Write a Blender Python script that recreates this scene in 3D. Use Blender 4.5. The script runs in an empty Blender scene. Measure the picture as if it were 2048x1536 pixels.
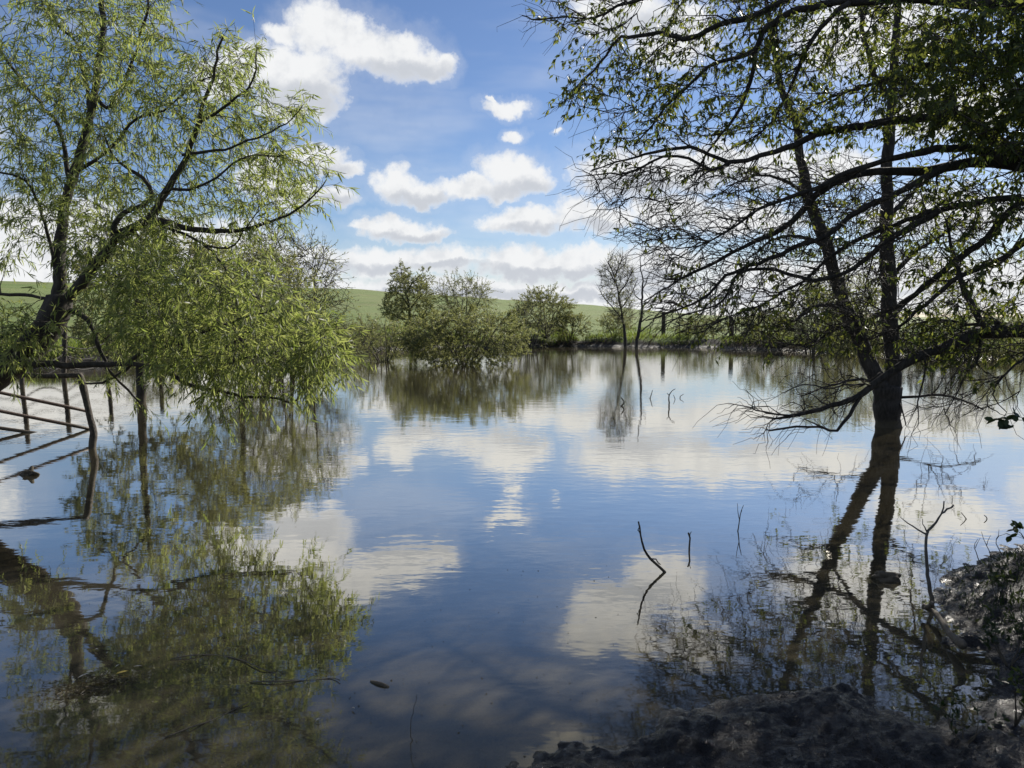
import bpy, math, random
import numpy as np
from mathutils import Vector

R = math.radians
rng = np.random.default_rng(7)
random.seed(7)
scn = bpy.context.scene
COL = scn.collection

# ------------------------------------------------------------------ camera
CAM_H, F_PX, PITCH = 1.75, 1650.0, R(4.65)
cd = bpy.data.cameras.new("camera")
cd.sensor_width = 36.0
cd.lens = 36.0 * F_PX / 2048.0
cd.clip_start, cd.clip_end = 0.05, 9000.0
cam = bpy.data.objects.new("camera", cd)
cam.location = (0, 0, CAM_H)
cam.rotation_euler = (R(90) - PITCH, 0, 0)
COL.objects.link(cam)
scn.camera = cam

# ------------------------------------------------------------------ light, exposure
SUN_AZ, SUN_EL = R(38), R(31)
SKY = 0.078
sd = bpy.data.lights.new("sun", 'SUN')
sd.energy, sd.angle, sd.color = 4.8, R(0.5), (1.0, 0.94, 0.84)
sun = bpy.data.objects.new("sun", sd)
SUN_DIR = Vector((math.sin(SUN_AZ) * math.cos(SUN_EL), math.cos(SUN_AZ) * math.cos(SUN_EL), math.sin(SUN_EL)))
sun.rotation_euler = SUN_DIR.to_track_quat('Z', 'Y').to_euler()
COL.objects.link(sun)
scn.view_settings.view_transform = 'Standard'
scn.view_settings.look = 'None'
scn.view_settings.exposure = 0.4
scn.view_settings.gamma = 1.0
cy = scn.cycles
cy.max_bounces, cy.diffuse_bounces, cy.glossy_bounces = 6, 2, 3
cy.transmission_bounces, cy.transparent_max_bounces = 4, 6
cy.caustics_reflective = cy.caustics_refractive = False
cy.use_denoising = True


# ------------------------------------------------------------------ pixel helpers
def ray(px, py):
    dx = (np.asarray(px, float) - 1024) / F_PX
    dy = (768 - np.asarray(py, float)) / F_PX
    cp, sp = math.cos(PITCH), math.sin(PITCH)
    return np.stack([dx, cp + dy * sp, -sp + dy * cp], -1)


def at(px, py, depth):
    """point at forward distance `depth` along +Y"""
    r = ray(px, py)
    k = np.asarray(depth, float) / r[..., 1]
    return r * k[..., None] + np.array([0, 0, CAM_H])


def onz(px, py, z=0.0):
    r = ray(px, py)
    k = (z - CAM_H) / r[..., 2]
    return r * k[..., None] + np.array([0, 0, CAM_H])


# ------------------------------------------------------------------ node helpers
class NT:
    def __init__(s, tree):
        s.t = tree

    def n(s, typ, ins=None, **kw):
        nd = s.t.nodes.new(typ)
        for k, v in kw.items():
            setattr(nd, k, v)
        if ins:
            for k, v in ins.items():
                sock = nd.inputs[k]
                if isinstance(v, bpy.types.NodeSocket):
                    s.t.links.new(v, sock)
                else:
                    sock.default_value = v
        return nd

    def m(s, op, a, b=0.0, c=0.0):
        nd = s.t.nodes.new('ShaderNodeMath')
        nd.operation = op
        for i, v in enumerate((a, b, c)):
            if isinstance(v, bpy.types.NodeSocket):
                s.t.links.new(v, nd.inputs[i])
            else:
                nd.inputs[i].default_value = v
        return nd.outputs[0]

    def v(s, op, a, b=(0, 0, 0)):
        nd = s.t.nodes.new('ShaderNodeVectorMath')
        nd.operation = op
        for i, x in enumerate((a, b)):
            if isinstance(x, bpy.types.NodeSocket):
                s.t.links.new(x, nd.inputs[i])
            else:
                nd.inputs[i].default_value = x
        return nd

    def mix(s, f, a, b):
        nd = s.t.nodes.new('ShaderNodeMix')
        nd.data_type = 'RGBA'
        for k, v in ((0, f), (6, a), (7, b)):
            if isinstance(v, bpy.types.NodeSocket):
                s.t.links.new(v, nd.inputs[k])
            else:
                nd.inputs[k].default_value = v if k == 0 else (tuple(v) + (1.0,))[:4]
        return nd.outputs[2]

    def ramp(s, f, lo, hi, a=0.0, b=1.0):
        nd = s.t.nodes.new('ShaderNodeMapRange')
        nd.interpolation_type = 'SMOOTHSTEP'
        s.t.links.new(f, nd.inputs[0])
        for i, v in enumerate((lo, hi, a, b)):
            nd.inputs[1 + i].default_value = v
        return nd.outputs[0]

    def noise(s, vec, scale, detail=3.0, rough=0.5):
        nd = s.t.nodes.new('ShaderNodeTexNoise')
        s.t.links.new(vec, nd.inputs['Vector'])
        nd.inputs['Scale'].default_value = scale
        nd.inputs['Detail'].default_value = detail
        nd.inputs['Roughness'].default_value = rough
        return nd


# ------------------------------------------------------------------ world: sky with cumulus
world = bpy.data.worlds.new("World")
scn.world = world
world.use_nodes = True
wt = world.node_tree
wt.nodes.clear()
W = NT(wt)
tc = W.n('ShaderNodeTexCoord')
DIRV = tc.outputs['Generated']
sky = W.n('ShaderNodeTexSky', sky_type='NISHITA', sun_disc=False, sun_elevation=SUN_EL, sun_rotation=SUN_AZ,
          altitude=300.0, air_density=1.0, dust_density=0.25, ozone_density=3.0)
sep = W.n('ShaderNodeSeparateXYZ', {0: DIRV})
az = W.m('ARCTAN2', sep.outputs[0], sep.outputs[1])
el = W.m('ARCSINE', sep.outputs[2])
pv = W.n('ShaderNodeCombineXYZ', {0: az, 1: el}).outputs[0]
nz1 = W.noise(DIRV, 16.0, 3.0, 0.55)
nz2 = W.noise(DIRV, 48.0, 6.0, 0.62)
w1 = W.v('SCALE', W.v('SUBTRACT', nz1.outputs['Color'], (0.5, 0.5, 0.5)).outputs[0])
w1.inputs['Scale'].default_value = 0.030
w2 = W.v('SCALE', W.v('SUBTRACT', nz2.outputs['Color'], (0.5, 0.5, 0.5)).outputs[0])
w2.inputs['Scale'].default_value = 0.024
pw = W.v('ADD', W.v('ADD', pv, w1.outputs[0]).outputs[0], w2.outputs[0]).outputs[0]


def azel(px, py):
    r = ray(px, py)
    r = r / np.linalg.norm(r)
    return math.atan2(r[0], r[1]), math.asin(r[2])


def ellipse_field(vec, items):
    """1 - smallest squared ellipse distance (centres and radii given in degrees of the sky)"""
    q = None
    for (cx, cyy, rx, ry) in items:
        a, e = azel(cx, cyy)
        d = W.v('SUBTRACT', vec, (a, e, 0)).outputs[0]
        d = W.v('MULTIPLY', d, (F_PX / rx, F_PX / ry, 0)).outputs[0]
        d = W.v('DOT_PRODUCT', d, d).outputs['Value']
        q = d if q is None else W.m('SMOOTH_MIN', q, d, 0.35)
    return W.m('SUBTRACT', 1.0, q)


CLOUDS = [
    (640, 62, 75, 58), (710, 85, 95, 60), (790, 112, 95, 58), (850, 135, 62, 40), (890, 128, 34, 24), (565, 70, 36, 26),
    (590, 150, 110, 62), (505, 135, 85, 50), (630, 195, 72, 52), (570, 215, 60, 35), (440, 160, 60, 40),
    (1015, 345, 78, 52), (1062, 362, 52, 36), (935, 372, 80, 26), (800, 374, 64, 40), (850, 388, 74, 28), (1010, 385, 50, 26),
    (1012, 208, 58, 20), (1032, 262, 28, 17), (1118, 264, 12, 9), (985, 190, 14, 8),
    (640, 318, 80, 32), (700, 338, 50, 18), (660, 388, 66, 24), (590, 385, 70, 40), (520, 350, 60, 50),
    (800, 455, 100, 29), (865, 466, 56, 20), (740, 452, 55, 13),
    (1060, 446, 108, 34), (1150, 425, 62, 40), (1210, 440, 80, 34), (1005, 448, 56, 18),
    (1260, 348, 140, 60), (1400, 330, 125, 58), (1540, 335, 100, 46), (1340, 420, 130, 44), (1480, 440, 150, 40),
    (1240, 20, 110, 62), (1340, 70, 110, 70), (1190, -40, 80, 60), (1290, -50, 70, 40), (1420, -60, 90, 60),
    (1740, 60, 160, 90), (1900, 220, 130, 60), (1660, 335, 110, 44), (1890, 430, 190, 60),
    (760, 528, 130, 42), (880, 524, 100, 42), (620, 530, 130, 40), (400, 500, 220, 70), (120, 480, 220, 90),
    (1050, 532, 140, 44), (1170, 526, 120, 44), (1300, 540, 150, 54), (1600, 560, 260, 60), (1900, 560, 260, 60),
    (1000, 585, 900, 30), (1500, 600, 900, 40), (-100, 560, 400, 60), (-200, 250, 160, 90), (2300, 250, 200, 120),
    (1150, -330, 140, 40), (150, -200, 120, 50),
]
BASES = [
    (610, 200, 110, 26), (800, 145, 110, 20), (1040, 385, 80, 20), (830, 402, 90, 16), (660, 400, 70, 14), (640, 340, 70, 12),
    (810, 474, 110, 12), (1080, 466, 130, 14), (1180, 462, 90, 14), (1300, 375, 140, 24), (1500, 372, 120, 20), (1250, 60, 110, 22),
    (720, 540, 160, 11), (900, 536, 90, 8), (1080, 548, 170, 13), (1000, 590, 800, 9), (1260, 560, 150, 14), (1850, 480, 260, 30),
]
field = ellipse_field(pw, CLOUDS)
# clouds of the rest of the sky, outside the named ones
gen = W.noise(W.v('MULTIPLY', DIRV, (1, 1, 1.8)).outputs[0], 2.6, 5.0, 0.55).outputs['Fac']
side = W.ramp(W.m('ABSOLUTE', az), 0.78, 1.15)
gen = W.m('MULTIPLY', W.ramp(gen, 0.52, 0.66), side)
fine = W.m('MULTIPLY', W.m('SUBTRACT', W.noise(DIRV, 70.0, 6.0, 0.65).outputs['Fac'], 0.5), 1.1)
ff = W.m('ADD', field, fine)
wisp = W.m('MULTIPLY', W.ramp(ff, -1.1, 0.2), 0.16)
alpha = W.m('MAXIMUM', W.m('MAXIMUM', W.ramp(ff, -0.08, 0.80), wisp), gen)
# thin high veil
veil = W.m('MULTIPLY', W.ramp(W.noise(W.v('MULTIPLY', DIRV, (1, 1, 4)).outputs[0], 3.2, 4.0, 0.6).outputs['Fac'], 0.45, 0.8), 0.30)
alpha = W.m('MAXIMUM', alpha, veil)
base = ellipse_field(pw, BASES)
lump = W.noise(DIRV, 30.0, 5.0, 0.6).outputs['Fac']
grey = W.ramp(W.m('ADD', base, W.m('MULTIPLY', W.m('SUBTRACT', lump, 0.5), 2.6)), -1.25, 0.95)
grey = W.m('MULTIPLY', grey, W.ramp(ff, 0.15, 0.85))
grey = W.m('MAXIMUM', grey, W.m('MULTIPLY', W.ramp(W.noise(DIRV, 40.0, 4.0, 0.55).outputs['Fac'], 0.44, 0.72), 0.45))
cc = W.mix(grey, (0.90, 0.91, 0.92), (0.60, 0.63, 0.685))
dsun = W.v('DOT_PRODUCT', DIRV, tuple(SUN_DIR)).outputs['Value']
glow = W.m('ADD', 1.0, W.m('MULTIPLY', W.m('POWER', W.m('MAXIMUM', dsun, 0.0), 90.0), 1.6))
cc = W.v('SCALE', cc)
wt.links.new(W.m('DIVIDE', W.m('MULTIPLY', glow, 0.76), SKY), cc.inputs['Scale'])
skc = W.v('MULTIPLY', sky.outputs[0], (0.77, 0.81, 0.95)).outputs[0]
fin = W.mix(alpha, skc, cc.outputs[0])
bg = W.n('ShaderNodeBackground', {'Color': fin, 'Strength': SKY})
W.n('ShaderNodeOutputWorld', {'Surface': bg.outputs[0]})
world.cycles.sampling_method = 'MANUAL'
world.cycles.sample_map_resolution = 512


# ------------------------------------------------------------------ materials
def new_mat(name):
    m = bpy.data.materials.new(name)
    m.use_nodes = True
    m.node_tree.nodes.clear()
    return m, NT(m.node_tree)


def bark_mat(name, c1, c2, scale=9.0, rough=0.85, bump=0.6):
    m, N = new_mat(name)
    co = N.n('ShaderNodeTexCoord').outputs['Object']
    st = N.v('MULTIPLY', co, (1, 1, 0.35)).outputs[0]
    n1 = N.noise(st, scale * 3, 6, 0.65)
    n2 = N.noise(co, scale * 0.5, 3, 0.6)
    col = N.mix(N.ramp(n1.outputs['Fac'], 0.35, 0.68), c1, c2)
    col = N.mix(N.m('MULTIPLY', N.ramp(n2.outputs['Fac'], 0.5, 0.75), 0.5), col, tuple(x * 1.5 for x in c2))
    z = N.n('ShaderNodeSeparateXYZ', {0: N.n('ShaderNodeNewGeometry').outputs['Position']}).outputs[2]
    z = N.m('ADD', z, N.m('MULTIPLY', N.m('SUBTRACT', n2.outputs['Fac'], 0.5), 0.16))
    col = N.mix(N.m('MULTIPLY', N.ramp(z, 0.16, 0.07), 0.75), col, (0.095, 0.078, 0.050))   # dried silt left by the falling water
    b = N.n('ShaderNodeBump', {'Height': n1.outputs['Fac'], 'Strength': bump, 'Distance': 0.02})
    p = N.n('ShaderNodeBsdfPrincipled', {'Base Color': col, 'Roughness': rough, 'Normal': b.outputs[0]})
    N.n('ShaderNodeOutputMaterial', {'Surface': p.outputs[0]})
    return m


def leaf_mat(name, ca, cb, ta, tb, trans=0.5, rough=0.45):
    m, N = new_mat(name)
    g = N.n('ShaderNodeNewGeometry').outputs['Random Per Island']
    rnd = N.n('ShaderNodeTexWhiteNoise', {'W': g}, noise_dimensions='1D').outputs['Value']
    p = N.n('ShaderNodeBsdfPrincipled', {'Base Color': N.mix(g, ca, cb), 'Roughness': rough})
    p.inputs['Specular IOR Level'].default_value = 0.35
    t = N.n('ShaderNodeBsdfTranslucent', {'Color': N.mix(rnd, ta, tb)})
    mx = N.n('ShaderNodeMixShader', {0: trans, 1: p.outputs[0], 2: t.outputs[0]})
    N.n('ShaderNodeOutputMaterial', {'Surface': mx.outputs[0]})
    return m


M = {}
M['willow_bark'] = bark_mat('willow_bark', (0.018, 0.014, 0.010), (0.055, 0.045, 0.034))
M['dark_bark'] = bark_mat('dark_bark', (0.016, 0.014, 0.012), (0.050, 0.044, 0.038))
M['grey_bark'] = bark_mat('grey_bark', (0.05, 0.045, 0.038), (0.14, 0.125, 0.105))
M['twig'] = bark_mat('twig', (0.022, 0.018, 0.013), (0.05, 0.041, 0.03), 20)
M['dry_twig'] = bark_mat('dry_twig', (0.06, 0.050, 0.036), (0.135, 0.115, 0.085), 20)
M['dead_wood'] = bark_mat('dead_wood', (0.07, 0.058, 0.045), (0.20, 0.17, 0.135), 12)
M['post_wood'] = bark_mat('post_wood', (0.03, 0.024, 0.018), (0.10, 0.082, 0.062), 14)
M['rusty_pipe'] = bark_mat('rusty_pipe', (0.06, 0.035, 0.022), (0.15, 0.10, 0.07), 22, 0.55, 0.2)
M['pale_pole'] = bark_mat('pale_pole', (0.30, 0.29, 0.28), (0.42, 0.41, 0.40), 2)
M['willow_leaf'] = leaf_mat('willow_leaf', (0.110, 0.138, 0.055), (0.200, 0.220, 0.105), (0.27, 0.36, 0.06), (0.52, 0.56, 0.17), 0.55)
M['elm_leaf'] = leaf_mat('elm_leaf', (0.045, 0.070, 0.024), (0.095, 0.115, 0.045), (0.11, 0.16, 0.025), (0.32, 0.34, 0.06), 0.48)
M['shrub_leaf'] = leaf_mat('shrub_leaf', (0.125, 0.143, 0.066), (0.200, 0.205, 0.108), (0.22, 0.25, 0.065), (0.40, 0.40, 0.15), 0.52)
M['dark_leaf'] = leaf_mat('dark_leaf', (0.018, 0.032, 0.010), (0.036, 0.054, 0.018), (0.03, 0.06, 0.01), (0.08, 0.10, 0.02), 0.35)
M['grass_blade'] = leaf_mat('grass_blade', (0.10, 0.14, 0.036), (0.16, 0.18, 0.062), (0.17, 0.26, 0.03), (0.28, 0.32, 0.07), 0.5)
M['dry_blade'] = leaf_mat('dry_blade', (0.065, 0.052, 0.027), (0.12, 0.098, 0.055), (0.07, 0.055, 0.025), (0.12, 0.095, 0.045), 0.4)
M['stubble'] = leaf_mat('stubble', (0.012, 0.010, 0.007), (0.036, 0.030, 0.022), (0.02, 0.016, 0.009), (0.05, 0.042, 0.022), 0.2, 0.3)
M['yellow_leaf'] = leaf_mat('yellow_leaf', (0.55, 0.38, 0.06), (0.62, 0.48, 0.12), (0.5, 0.4, 0.06), (0.5, 0.4, 0.1), 0.2)
M['pale_leaf'] = leaf_mat('pale_leaf', (0.45, 0.40, 0.30), (0.62, 0.58, 0.48), (0.4, 0.35, 0.25), (0.5, 0.45, 0.3), 0.2)


def ground_material():
    m, N = new_mat('ground')
    geo = N.n('ShaderNodeNewGeometry')
    pos = geo.outputs['Position']
    zone = N.n('ShaderNodeAttribute', attribute_name='grassiness').outputs['Fac']
    sp = N.n('ShaderNodeSeparateXYZ', {0: pos})
    nb = N.noise(pos, 0.07, 4, 0.6).outputs['Fac']
    nm = N.noise(N.v('MULTIPLY', pos, (0.30, 0.8, 1)).outputs[0], 0.45, 6, 0.75).outputs['Fac']
    nf = N.noise(pos, 5.0, 6, 0.7).outputs['Fac']
    g = N.mix(N.ramp(nm, 0.35, 0.65), (0.140, 0.200, 0.046), (0.205, 0.250, 0.076))
    g = N.mix(N.m('MULTIPLY', N.ramp(nb, 0.45, 0.7), 0.6), g, (0.215, 0.210, 0.085))
    g = N.mix(N.m('MULTIPLY', N.ramp(nf, 0.45, 0.75), 0.25), g, (0.07, 0.10, 0.03))
    n1 = N.noise(pos, 3.0, 6, 0.65).outputs['Fac']
    n2 = N.noise(pos, 22.0, 6, 0.7).outputs['Fac']
    mud = N.mix(N.ramp(n1, 0.35, 0.65), (0.006, 0.005, 0.004), (0.014, 0.011, 0.0085))
    mud = N.mix(N.m('MULTIPLY', N.ramp(n2, 0.5, 0.72), 0.35), mud, (0.024, 0.020, 0.015))
    # pond bed under the water: pale silt
    under = N.ramp(sp.outputs[2], -0.03, -0.10)
    silt = N.mix(N.ramp(n1, 0.35, 0.7), (0.03, 0.024, 0.012), (0.10, 0.08, 0.042))
    mud = N.mix(under, mud, silt)
    col = N.mix(N.ramp(zone, 0.25, 0.75), mud, g)
    wet = N.ramp(sp.outputs[2], 0.22, 0.05)
    ro = N.m('SUBTRACT', 0.92, N.m('MULTIPLY', N.m('MULTIPLY', wet, N.ramp(n2, 0.32, 0.56)), 0.70))
    h = N.m('ADD', N.m('MULTIPLY', n2, 0.5), N.m('MULTIPLY', N.noise(pos, 60.0, 5, 0.75).outputs['Fac'], 0.45))
    b = N.n('ShaderNodeBump', {'Height': h, 'Strength': 1.0, 'Distance': 0.06})
    p = N.n('ShaderNodeBsdfPrincipled', {'Base Color': col, 'Roughness': ro, 'Normal': b.outputs[0]})
    p.inputs['Specular IOR Level'].default_value = 0.4
    N.n('ShaderNodeOutputMaterial', {'Surface': p.outputs[0]})
    return m


def water_material():
    m, N = new_mat('pond_water')
    pos = N.n('ShaderNodeNewGeometry').outputs['Position']
    sp = N.n('ShaderNodeSeparateXYZ', {0: pos})
    far = N.ramp(sp.outputs[1], 8.0, 34.0, 0.0, 1.0)
    patch = N.ramp(N.noise(N.v('MULTIPLY', pos, (0.6, 1, 1)).outputs[0], 0.16, 3, 0.5).outputs['Fac'], 0.40, 0.68)
    w1 = N.noise(N.v('MULTIPLY', pos, (0.55, 1.0, 1)).outputs[0], 2.2, 2, 0.5).outputs['Fac']
    w2 = N.noise(N.v('MULTIPLY', pos, (0.6, 1.0, 1)).outputs[0], 9.0, 2, 0.5).outputs['Fac']
    amp2 = N.m('ADD', 0.16, N.m('ADD', N.m('MULTIPLY', patch, 0.16), N.m('MULTIPLY', far, 0.36)))
    h = N.m('ADD', N.m('MULTIPLY', w1, 0.55), N.m('MULTIPLY', w2, amp2))
    b = N.n('ShaderNodeBump', {'Height': h, 'Strength': 1.0, 'Distance': 0.0034})
    fr = N.n('ShaderNodeFresnel', {'IOR': 1.333, 'Normal': b.outputs[0]}).outputs[0]
    fr = N.m('SMOOTH_MIN', N.m('MULTIPLY', fr, N.ramp(fr, 0.045, 0.14, 1.1, 3.1)), 0.80, 0.25)
    gl = N.n('ShaderNodeBsdfGlossy', {'Color': (0.96, 0.93, 0.86, 1), 'Roughness': 0.024, 'Normal': b.outputs[0]})
    cl = N.noise(pos, 0.5, 4, 0.6).outputs['Fac']
    murk = N.n('ShaderNodeBsdfDiffuse', {'Color': N.mix(N.ramp(cl, 0.3, 0.7), (0.066, 0.058, 0.038), (0.100, 0.087, 0.055))})
    tr = N.n('ShaderNodeBsdfTransparent', {'Color': (0.62, 0.55, 0.36, 1)})
    body = N.n('ShaderNodeMixShader', {0: 0.72, 1: tr.outputs[0], 2: murk.outputs[0]})
    out = N.n('ShaderNodeMixShader', {0: fr, 1: body.outputs[0], 2: gl.outputs[0]})
    N.n('ShaderNodeOutputMaterial', {'Surface': out.outputs[0]})
    return m


M['ground'] = ground_material()
M['water'] = water_material()


# ------------------------------------------------------------------ mesh helpers
def link(name, me, parent=None, loc=None):
    o = bpy.data.objects.new(name, me)
    COL.objects.link(o)
    if parent is not None:
        o.parent = parent
    if loc is not None:
        o.location = loc
    return o


def tag(o, label=None, cat=None, group=None, kind=None):
    for k, v in (('label', label), ('category', cat), ('group', group), ('kind', kind)):
        if v:
            o[k] = v
    return o


def root_at(name, loc, label, cat, group=None):
    o = bpy.data.objects.new(name, None)
    o.empty_display_size = 0.2
    COL.objects.link(o)
    o.location = [float(v) for v in loc]
    return tag(o, label, cat, group)


def mesh_from(name, V, Q, mat, smooth=True):
    V = np.asarray(V, np.float32)
    Q = np.asarray(Q, np.int32)
    me = bpy.data.meshes.new(name)
    me.vertices.add(len(V))
    me.vertices.foreach_set('co', V.ravel())
    n = len(Q)
    k = Q.shape[1]
    me.loops.add(n * k)
    me.loops.foreach_set('vertex_index', Q.ravel())
    me.polygons.add(n)
    me.polygons.foreach_set('loop_start', np.arange(0, n * k, k, dtype=np.int32))
    me.polygons.foreach_set('loop_total', np.full(n, k, np.int32))
    if smooth:
        me.polygons.foreach_set('use_smooth', np.ones(n, bool))
    me.update(calc_edges=True)
    me.validate()
    me.materials.append(mat)
    return me


def norm(v):
    return v / (np.linalg.norm(v, axis=-1, keepdims=True) + 1e-9)


def smooth_path(p, step):
    """Catmull-Rom through p, resampled about every `step`"""
    p = np.asarray(p, float)
    if len(p) < 2:
        return p
    e = np.vstack([2 * p[0] - p[1], p, 2 * p[-1] - p[-2]])
    out = []
    for i in range(1, len(e) - 2):
        d = np.linalg.norm(e[i + 1] - e[i])
        n = max(2, int(d / step))
        t = np.linspace(0, 1, n, endpoint=False)[:, None]
        a, b, c, dd = e[i - 1], e[i], e[i + 1], e[i + 2]
        out.append(0.5 * (2 * b + (c - a) * t + (2 * a - 5 * b + 4 * c - dd) * t ** 2 + (3 * b - a - 3 * c + dd) * t ** 3))
    out.append(p[-1:])
    return np.vstack(out)


class Wood:
    """collects tubes, builds them as one mesh"""
    def __init__(s):
        s.groups = {}

    def add(s, P, rad, sides):
        P = np.asarray(P, float)
        rad = np.asarray(rad, float)
        s.groups.setdefault((P.shape[0], sides), []).append((P[None], rad[None]))

    def add_many(s, P, rad, sides):
        if len(P):
            s.groups.setdefault((P.shape[1], sides), []).append((P, rad))

    def arrays(s, origin):
        Vs, Qs, off = [], [], 0
        for (n, k), items in s.groups.items():
            P = np.concatenate([i[0] for i in items])
            r = np.concatenate([i[1] for i in items])
            B = len(P)
            T = np.empty_like(P)
            T[:, 1:-1] = P[:, 2:] - P[:, :-2]
            T[:, 0] = P[:, 1] - P[:, 0]
            T[:, -1] = P[:, -1] - P[:, -2]
            T = norm(T)
            mean = norm(P[:, -1] - P[:, 0])
            ref = np.where((np.abs(mean[:, 2:3]) > 0.8), np.array([[1.0, 0.13, 0]]), np.array([[0.1, 0.05, 1.0]]))
            U = norm(np.cross(T, ref[:, None, :]))
            Vv = np.cross(T, U)
            a = np.arange(k) * 2 * math.pi / k
            ring = (P[:, :, None, :] + r[:, :, None, None] *
                    (np.cos(a)[None, None, :, None] * U[:, :, None, :] + np.sin(a)[None, None, :, None] * Vv[:, :, None, :]))
            Vs.append(ring.reshape(-1, 3) - origin)
            i = np.arange(n - 1)[:, None] * k
            j = np.arange(k)[None]
            j2 = (j + 1) % k
            q = np.stack([i + j, i + j2, i + k + j2, i + k + j], -1).reshape(-1, 4)
            q = (q[None] + (np.arange(B) * n * k)[:, None, None]).reshape(-1, 4)
            Qs.append(q + off)
            # flat ends
            if k == 4:
                for base in (0, (n - 1) * k):
                    cap = np.array([[0, 1, 2, 3]]) + base + (np.arange(B) * n * k)[:, None]
                    Qs.append(cap + off)
            off += B * n * k
        return np.vstack(Vs), np.vstack(Qs)

    def build(s, name, mat, parent, origin, loc=None):
        V, Q = s.arrays(np.asarray(origin, float))
        return link(name, mesh_from(name, V, Q, mat), parent, loc)


def tube_part(name, P, rad, sides, mat, parent, origin, loc=None, knob=0.0, seed=0):
    """one single tube with lumpy surface and closed tip"""
    P = np.asarray(P, float)
    rad = np.asarray(rad, float).copy()
    if knob:
        g = np.random.default_rng(seed)
        rad *= 1 + knob * np.interp(np.arange(len(P)), np.arange(0, len(P) + 2, 2), g.normal(0, 1, len(np.arange(0, len(P) + 2, 2))))
    d0, d1 = norm(P[0] - P[1]), norm(P[-1] - P[-2])
    P = np.vstack([P[:1] + d0 * rad[0] * 0.3, P, P[-1:] + d1 * rad[-1] * 0.5])
    rad = np.concatenate([[rad[0] * 0.05], rad, [rad[-1] * 0.05]])
    w = Wood()
    w.add(P, rad, sides)
    V, Q = w.arrays(np.asarray(origin, float))
    if sides >= 12:
        g = np.random.default_rng(seed + 9)
        C = np.repeat(P, sides, 0) - np.asarray(origin, float)
        q = np.arange(sides)
        ph = np.cumsum(g.normal(0, .25, len(P)))
        rid = 0.06 * np.sin(q[None] * 2 * math.pi * 4 / sides + ph[:, None]) + 0.035 * g.normal(0, 1, (1, sides))
        V = C + (V - C) * (1 + rid.reshape(-1, 1))
    if knob:
        g = np.random.default_rng(seed + 5)
        V = V + g.normal(0, 1, V.shape) * knob * 0.35 * np.repeat(rad, sides)[:, None]
    return link(name, mesh_from(name, V, Q, mat), parent, loc)


def leaves_mesh(P, D, L, Wd, g, curl=0.25, segs=2):
    """pointed leaf blades: base P, direction D; two bent segments"""
    n = len(P)
    D = norm(D)
    S = norm(np.cross(D, g.normal(0, 1, (n, 3))))
    Nn = np.cross(D, S)
    L = L[:, None]
    Wd = Wd[:, None]
    fold = Nn * Wd * 0.35
    if segs == 1:
        V = np.stack([P, P + D * L * 0.42 + S * Wd * 0.5 + fold, P + D * L + Nn * L * curl * 0.4, P + D * L * 0.42 - S * Wd * 0.5 + fold], 1)
        Q = np.arange(n * 4).reshape(n, 4)
        return V.reshape(-1, 3), Q
    bend = Nn * L * curl
    a = P
    b0 = P + D * L * 0.28 + S * Wd * 0.45 + fold * 0.4
    b1 = P + D * L * 0.28 - S * Wd * 0.45 + fold * 0.4
    c0 = P + D * L * 0.66 + S * Wd * 0.42 + bend * 0.42
    c1 = P + D * L * 0.66 - S * Wd * 0.42 + bend * 0.42
    t = P + D * L * 0.97 + bend
    V = np.stack([a, b0, c0, t, c1, b1], 1).reshape(-1, 3)
    k = np.arange(n)[:, None] * 6
    Q = np.concatenate([k + np.array([[0, 1, 2, 5]]), k + np.array([[5, 2, 3, 4]])], 0)
    return V, Q


# ------------------------------------------------------------------ terrain
def hash2(ix, iy, seed):
    h = (ix.astype(np.int64) * 374761393 + iy.astype(np.int64) * 668265263 + seed * 1442695041) & 0xffffffff
    h = ((h ^ (h >> 13)) * 1274126177) & 0xffffffff
    return ((h ^ (h >> 16)) & 0xffff) / 65535.0


def vnoise(x, y, seed=0):
    ix, iy = np.floor(x), np.floor(y)
    fx, fy = x - ix, y - iy
    fx, fy = fx * fx * fx * (fx * (6 * fx - 15) + 10), fy * fy * fy * (fy * (6 * fy - 15) + 10)
    a, b = hash2(ix, iy, seed), hash2(ix + 1, iy, seed)
    c, d = hash2(ix, iy + 1, seed), hash2(ix + 1, iy + 1, seed)
    return (a * (1 - fx) + b * fx) * (1 - fy) + (c * (1 - fx) + d * fx) * fy - 0.5


def fbm(x, y, f, octv, seed=0, gain=0.5):
    t, a = 0, 1.0
    for o in range(octv):
        t = t + a * vnoise(x * f, y * f, seed + o * 17)
        f *= 2.03
        a *= gain
    return t


def sst(x, a, b):
    t = np.clip((x - a) / (b - a), 0, 1)
    return t * t * (3 - 2 * t)


NEAR_PX = [(1045, 1525), (1102, 1488), (1245, 1478), (1358, 1438), (1435, 1396), (1512, 1391), (1640, 1388), (1717, 1392), (1780, 1402), (1845, 1410),
           (1868, 1370), (1866, 1300), (1850, 1245), (1853, 1195), (1885, 1152), (1915, 1128), (1975, 1105), (2060, 1072), (2200, 1010)]
near = [tuple(onz(a, b)[:2]) for a, b in NEAR_PX]
POND = ([(-30, 6), (-9, 2.9), (-4, 2.2), (-1.2, 2.35), (-0.4, 2.8)] + near +
        [(5.6, 6.8), (7.2, 9.0), (10, 12.5), (15, 18), (22, 24), (25, 28), (24, 31), (20.5, 33.5), (17, 38), (14, 42.5), (10, 46.5), (4, 48.3), (0, 48),
         (-4, 45), (-7.0, 43), (-10, 40), (-12, 35), (-13.5, 29.5), (-16, 27.5), (-20, 26.5), (-28, 25), (-36, 22), (-40, 12)])
POND = np.array(POND, float)


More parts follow.
